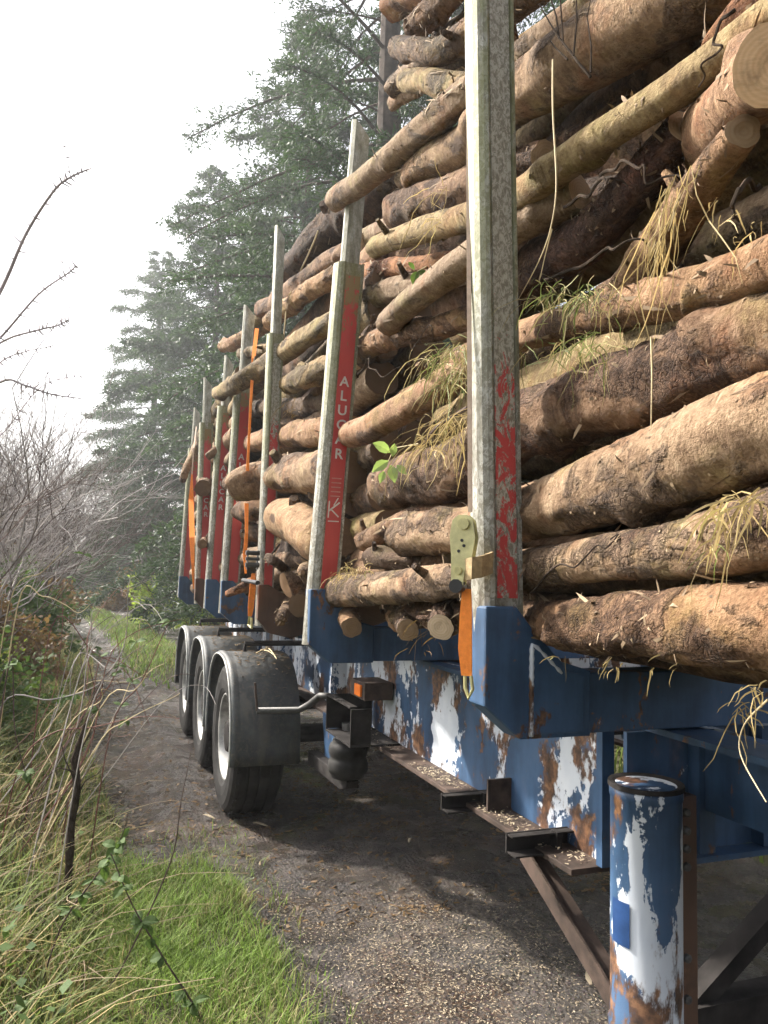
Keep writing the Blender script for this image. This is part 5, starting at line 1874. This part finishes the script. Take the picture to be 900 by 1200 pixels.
def thorn_branch(pix, r, D, seed, thorn=0.022, nth=10):
    Rr = random.Random(seed)
    pts = [PD(a, b, D) for a, b in pix]
    P = [Vector(q) for q in catmull([tuple(p) for p in pts], 6)]
    n = len(P)
    mb = MB().tube(P, [max(0.0010, 0.72 * r * (1 - 0.75 * i / n)) for i in range(n)], 6)
    for k in range(int(nth * 1.6)):
        i = Rr.randrange(max(2, n // 2), n - 1) if Rr.random() < 0.8 else Rr.randrange(2, n - 1)
        t = (P[i] - P[i - 1]).normalized()
        a = right * Rr.uniform(-1, 1) + up * Rr.uniform(-1, 1) + fwd * Rr.uniform(-.6, .6)
        a = (a - t * a.dot(t)).normalized()
        e = P[i] + (a + t * 0.35).normalized() * thorn * Rr.choice((0.6, 0.9, 1.2, 1.8)) * Rr.uniform(0.7, 1.3)
        mb.tube([P[i], e], [0.0028, 0.0009], 4)
        if Rr.random() < 0.5:
            mb.tube([P[i] - a * 0.002, P[i] + a * 0.005], [0.003, 0.0015], 5)
    part('branch', mb, M['twig_pale'], TH)


bs = Vector((-1.15, 2.3, 0.3))
thorn_branch([(-420, 900), (-180, 620), (-60, 450), (0, 342), (30, 275), (62, 225), (82, 208), (107, 197)], 0.012, 2.4, 1, 0.022, 34)
thorn_branch([(83, 208), (78, 185), (76, 170)], 0.003, 2.4, 2, 0.01, 2)
thorn_branch([(-300, 800), (-120, 540), (-40, 430), (0, 396), (45, 345), (80, 320), (89, 311)], 0.009, 2.6, 3, 0.02, 26)
thorn_branch([(79, 321), (100, 317), (119, 314)], 0.002, 2.6, 4, 0.01, 1)
thorn_branch([(-200, 640), (-60, 450), (0, 402), (40, 388), (65, 382), (81, 375)], 0.008, 2.7, 5, 0.018, 22)
thorn_branch([(79, 321), (74, 308), (72, 298)], 0.002, 2.6, 6, 0.01, 1)
thorn_branch([(-160, 640), (-60, 500), (0, 448), (30, 452), (60, 462), (95, 467)], 0.009, 2.8, 7, 0.02, 20)
thorn_branch([(-160, 700), (-40, 470), (0, 425), (30, 412), (62, 405)], 0.006, 2.9, 8, 0.02, 18)
thorn_branch([(-160, 760), (-40, 560), (10, 500), (50, 452), (100, 440)], 0.005, 3.0, 9, 0.02, 18)
mb = MB().tube([(-1.15, 2.3, gh(-1.15, 2.3) - 0.05), tuple(PD(-420, 900, 2.4)), tuple(PD(-300, 800, 2.6))], [0.03, 0.02, 0.012], 8)
part('stem', mb, M['twig'], TH)

# ---- brambles on the left bank: arching stems with leaves
BR = [
    ([(150, 1120), (200, 1010), (212, 940), (224, 880)], 2.9, 'twig', 'long bare bramble stem arching over the grass strip', 0),
    ([(235, 1195), (190, 1120), (155, 1060), (130, 1000)], 2.7, 'twig', 'dark leafy bramble stem at the bottom left', 9),
    ([(10, 780), (18, 860), (40, 940)], 3.2, 'twig', 'thin dark upright stem at the left edge', 4),
    ([(20, 712), (50, 699), (75, 708), (92, 718), (106, 708)], 4.2, 'straw_stem', 'pale curved stem waving over the bank', 0),
    ([(130, 855), (165, 800), (195, 735), (200, 728)], 3.9, 'twig_red', 'reddish bramble stem leaning over the mud', 2),
    ([(60, 735), (110, 765), (150, 790), (175, 850)], 4.2, 'twig_red', 'reddish arching bramble stem crossing the muddy rut', 2),
    ([(0, 800), (40, 740), (80, 685), (100, 645)], 4.4, 'twig', 'dark slanting stem in front of the hedge', 2),
    ([(10, 710), (50, 670), (80, 640)], 4.6, 'straw_stem', 'pale slanting stem in front of the hedge', 0),
    ([(0, 830), (60, 820), (110, 805), (150, 770), (160, 750)], 4.0, 'twig_grey', 'grey bramble stem low over the verge', 4),
    ([(95, 860), (130, 800), (140, 770), (135, 740)], 4.0, 'twig_red', 'upright red bramble stem beside the dark dead stem', 3),
    ([(20, 905), (60, 860), (110, 852), (165, 840), (210, 842)], 3.6, 'twig_red', 'thin red runner reaching towards the rear wheels', 1),
    ([(70, 1090), (110, 1030), (140, 985), (150, 955)], 2.8, 'twig', 'short leafy bramble shoot in the lower left grass', 8),
]
for bi_, (pix, D, mt, lab, nl) in enumerate(BR):
    Rr = random.Random(100 + bi_)
    pts = [PD(a, b, D) for a, b in pix]
    t = thing('bramble', lab, 'bramble', (pts[0].x, pts[0].y, gh(pts[0].x, pts[0].y)), 'bramble stems on the bank')
    low = Vector((pts[0].x - 0.08, pts[0].y + 0.03, gh(pts[0].x, pts[0].y)))
    P = [Vector(q) for q in catmull([tuple(q) for q in ([low] + pts)], 6)]
    n = len(P)
    part('stem', MB().tube(P, [0.0042 * (1 - 0.65 * i / n) for i in range(n)], 6), M[mt], t)
    for k in range(nl):
        i = Rr.randrange(n // 3, n)
        for m_ in (-1, 0, 1):
            d = (right * Rr.uniform(-1, 1) + up * Rr.uniform(-0.8, 0.3) - fwd * Rr.uniform(-0.4, .7) + right * m_ * 0.7).normalized()
            part('leaf', leaf_mesh(P[i], d, (up * 0.9 - fwd * 0.5 + right * Rr.gauss(0, .4)).normalized(), Rr.uniform(0.03, 0.065), Rr.uniform(0.02, 0.04)), M['ivy'], t)

pst = [PD(100, 848, 3.5), PD(94, 868, 3.5), PD(88, 890, 3.52), PD(90, 925, 3.5), PD(84, 965, 3.5), PD(80, 1030, 3.5)]
pst.append(Vector((pst[-1].x, pst[-1].y, gh(pst[-1].x, pst[-1].y) - 0.02)))
sps = [Vector(q) for q in catmull([tuple(q) for q in pst], 4)]
sr = [0.006 + 0.012 * min(1, i / 8) + 0.008 * noise.noise(Vector((i * 0.7, 0, 3))) for i in range(len(sps))]
DS = thing('dead_stump', 'dark dead woody stem standing in the verge grass', 'stump', tuple(pst[-1]))
part('trunk', MB().tube(sps, sr, 9), M['stump'], DS)
for (a, b, c) in (((88, 890), (104, 862), (112, 840)), ((90, 920), (76, 890), (70, 862)), ((86, 940), (100, 915), (118, 905)), ((90, 905), (70, 900), (52, 912))):
    part('side_branch', MB().tube([PD(*a, 3.5), PD(*b, 3.48), PD(*c, 3.46)], [0.004, 0.003, 0.0015], 5), M['stump'], DS)

# broad leaves low in the bank
mb = MB()
for _ in range(1600):
    y = R.uniform(2.2, 9.5)
    e = verge_edge(y)
    x = e - R.uniform(0.12, 1.1)
    if noise.noise(Vector((x * 1.6, y * 1.0, 20))) < 0.02:
        continue
    p = Vector((x, y, gh(x, y) + R.uniform(0.08, 0.45)))
    d = Vector((R.gauss(0, 1), R.gauss(0, 1), R.gauss(0, .4))).normalized()
    w = d.cross(Vector((R.gauss(0, .4), R.gauss(0, .4), 1))).normalized()
    L = R.uniform(0.03, 0.065)
    b = len(mb.v)
    mb.v += [tuple(p), tuple(p + d * L * .4 + w * L * .38), tuple(p + d * L), tuple(p + d * L * .4 - w * L * .38)]
    mb.f += [(b, b + 1, b + 2, b + 3)]
tag(mb.obj('bank_leaves', M['ivy'], fix=False), 'bramble and nettle leaves among the grass of the left bank', 'leaves', kind='stuff')

# dead bramble tangle leaning over the rut
Rt = random.Random(77)
BT = thing('bramble_tangle', 'tangle of bare reddish bramble stems leaning over the muddy rut at left', 'bramble', tuple(PZ(120, 900, 0.0)))
for i in range(26):
    D = Rt.uniform(3.4, 4.6)
    x0_, y0_ = Rt.uniform(20, 130), Rt.uniform(830, 930)
    x1_, y1_ = x0_ + Rt.uniform(10, 110), y0_ - Rt.uniform(40, 170)
    xm, ym = (x0_ + x1_) / 2 + Rt.uniform(-25, 25), (y0_ + y1_) / 2 - Rt.uniform(0, 45)
    p0 = PD(x0_, y0_, D)
    pa_ = PD(x0_ - Rt.uniform(30, 110), y0_ + Rt.uniform(10, 60), D)
    pts = [Vector((pa_.x, pa_.y, gh(pa_.x, pa_.y))), p0, PD(xm, ym, D + Rt.uniform(-.2, .2)), PD(x1_, y1_, D + Rt.uniform(-.3, .3)), PD(x1_ + Rt.uniform(5, 35), y1_ + Rt.uniform(-15, 35), D)]
    P = [Vector(q) for q in catmull([tuple(q) for q in pts], 5)]
    n = len(P)
    part('stem', MB().tube(P, [0.0034 * (1 - 0.7 * k / n) for k in range(n)], 5), M[Rt.choice(('twig_red', 'twig', 'twig_grey', 'straw_stem'))], BT)

# needles and bark crumbs on the mudguards
mb = MB()
for y in WY:
    for _ in range(260):
        a = radians(Rt.gauss(88, 20))
        x = Rt.uniform(XS + 0.05, XS + 0.40)
        rr = 0.590
        p = Vector((x, y - math.copysign(abs(cos(a)) ** 0.78, cos(a)) * rr, TYR_R + abs(sin(a)) ** 0.86 * rr * 0.98 + 0.001))
        chip(p, Rt.uniform(0.004, 0.016), Rt)
tag(mb.obj('mudguard_litter', M['bracken'], fix=False), 'needles and bark crumbs lying on the mudguards', 'litter', kind='stuff')

# leaf litter and sticks trodden into the mud
mb = MB()
cnt = 0
while cnt < 6500:
    y = 3.6 + 14 * R.random() ** 1.6
    x = xc(y) + R.uniform(-1.2, 2.2)
    if R.random() < zone(x, y) or R.random() > 0.25 + 0.9 * sm(noise.noise(Vector((x * 0.9, y * 0.6, 31))) + 0.45):
        continue
    chip(Vector((x, y, gh(x, y) + 0.005)), R.uniform(0.006, 0.020) * (1 + y * 0.03), R)
    cnt += 1
tag(mb.obj('leaf_litter', M['bracken'], fix=False), 'brown leaf litter trodden into the muddy track', 'leaf litter', kind='stuff')
mb = MB()
for _ in range(420):
    y = 2.6 + 9 * R.random() ** 1.4
    x = verge_edge(y) - 0.05 - 0.9 * R.random()
    p = Vector((x, y, gh(x, y)))
    a = R.uniform(0, 2 * pi)
    v = Vector((cos(a) * 0.5, sin(a) * 0.5, 1)).normalized()
    q = [p]
    L = R.uniform(0.3, 0.95)
    for i in range(6):
        v = (v + Vector((cos(a) * 0.16, sin(a) * 0.16, -0.12)) + Vector((R.gauss(0, .12), R.gauss(0, .12), R.gauss(0, .08)))).normalized()
        q.append(q[-1] + v * L / 6)
    mb.tube(q, [R.uniform(0.0015, 0.003) * (1 - i / 9) for i in range(7)], 3, False)
tag(mb.obj('dead_stems', M['straw_dull'], fix=False), 'tangle of thin dead stalks over the left bank', 'stalks', kind='stuff')

# ------------------------------------------------------------------ haze
hz = MB().box((-34, -14, -1.2), (44, 60, 24))
ho = hz.obj('haze', None)
ho['kind'] = 'stuff'
ho['label'] = 'pale sunlit mist hanging in the air'
ho['category'] = 'haze'
hm_ = bpy.data.materials.new('haze')
hm_.use_nodes = True
nt = hm_.node_tree
nt.nodes.clear()
pv = nt.nodes.new('ShaderNodeVolumePrincipled')
pv.inputs['Color'].default_value = (0.93, 0.96, 1.0, 1)
pv.inputs['Density'].default_value = 0.0023
pv.inputs['Anisotropy'].default_value = 0.6
ou = nt.nodes.new('ShaderNodeOutputMaterial')
nt.links.new(pv.outputs[0], ou.inputs['Volume'])
ho.data.materials.append(hm_)
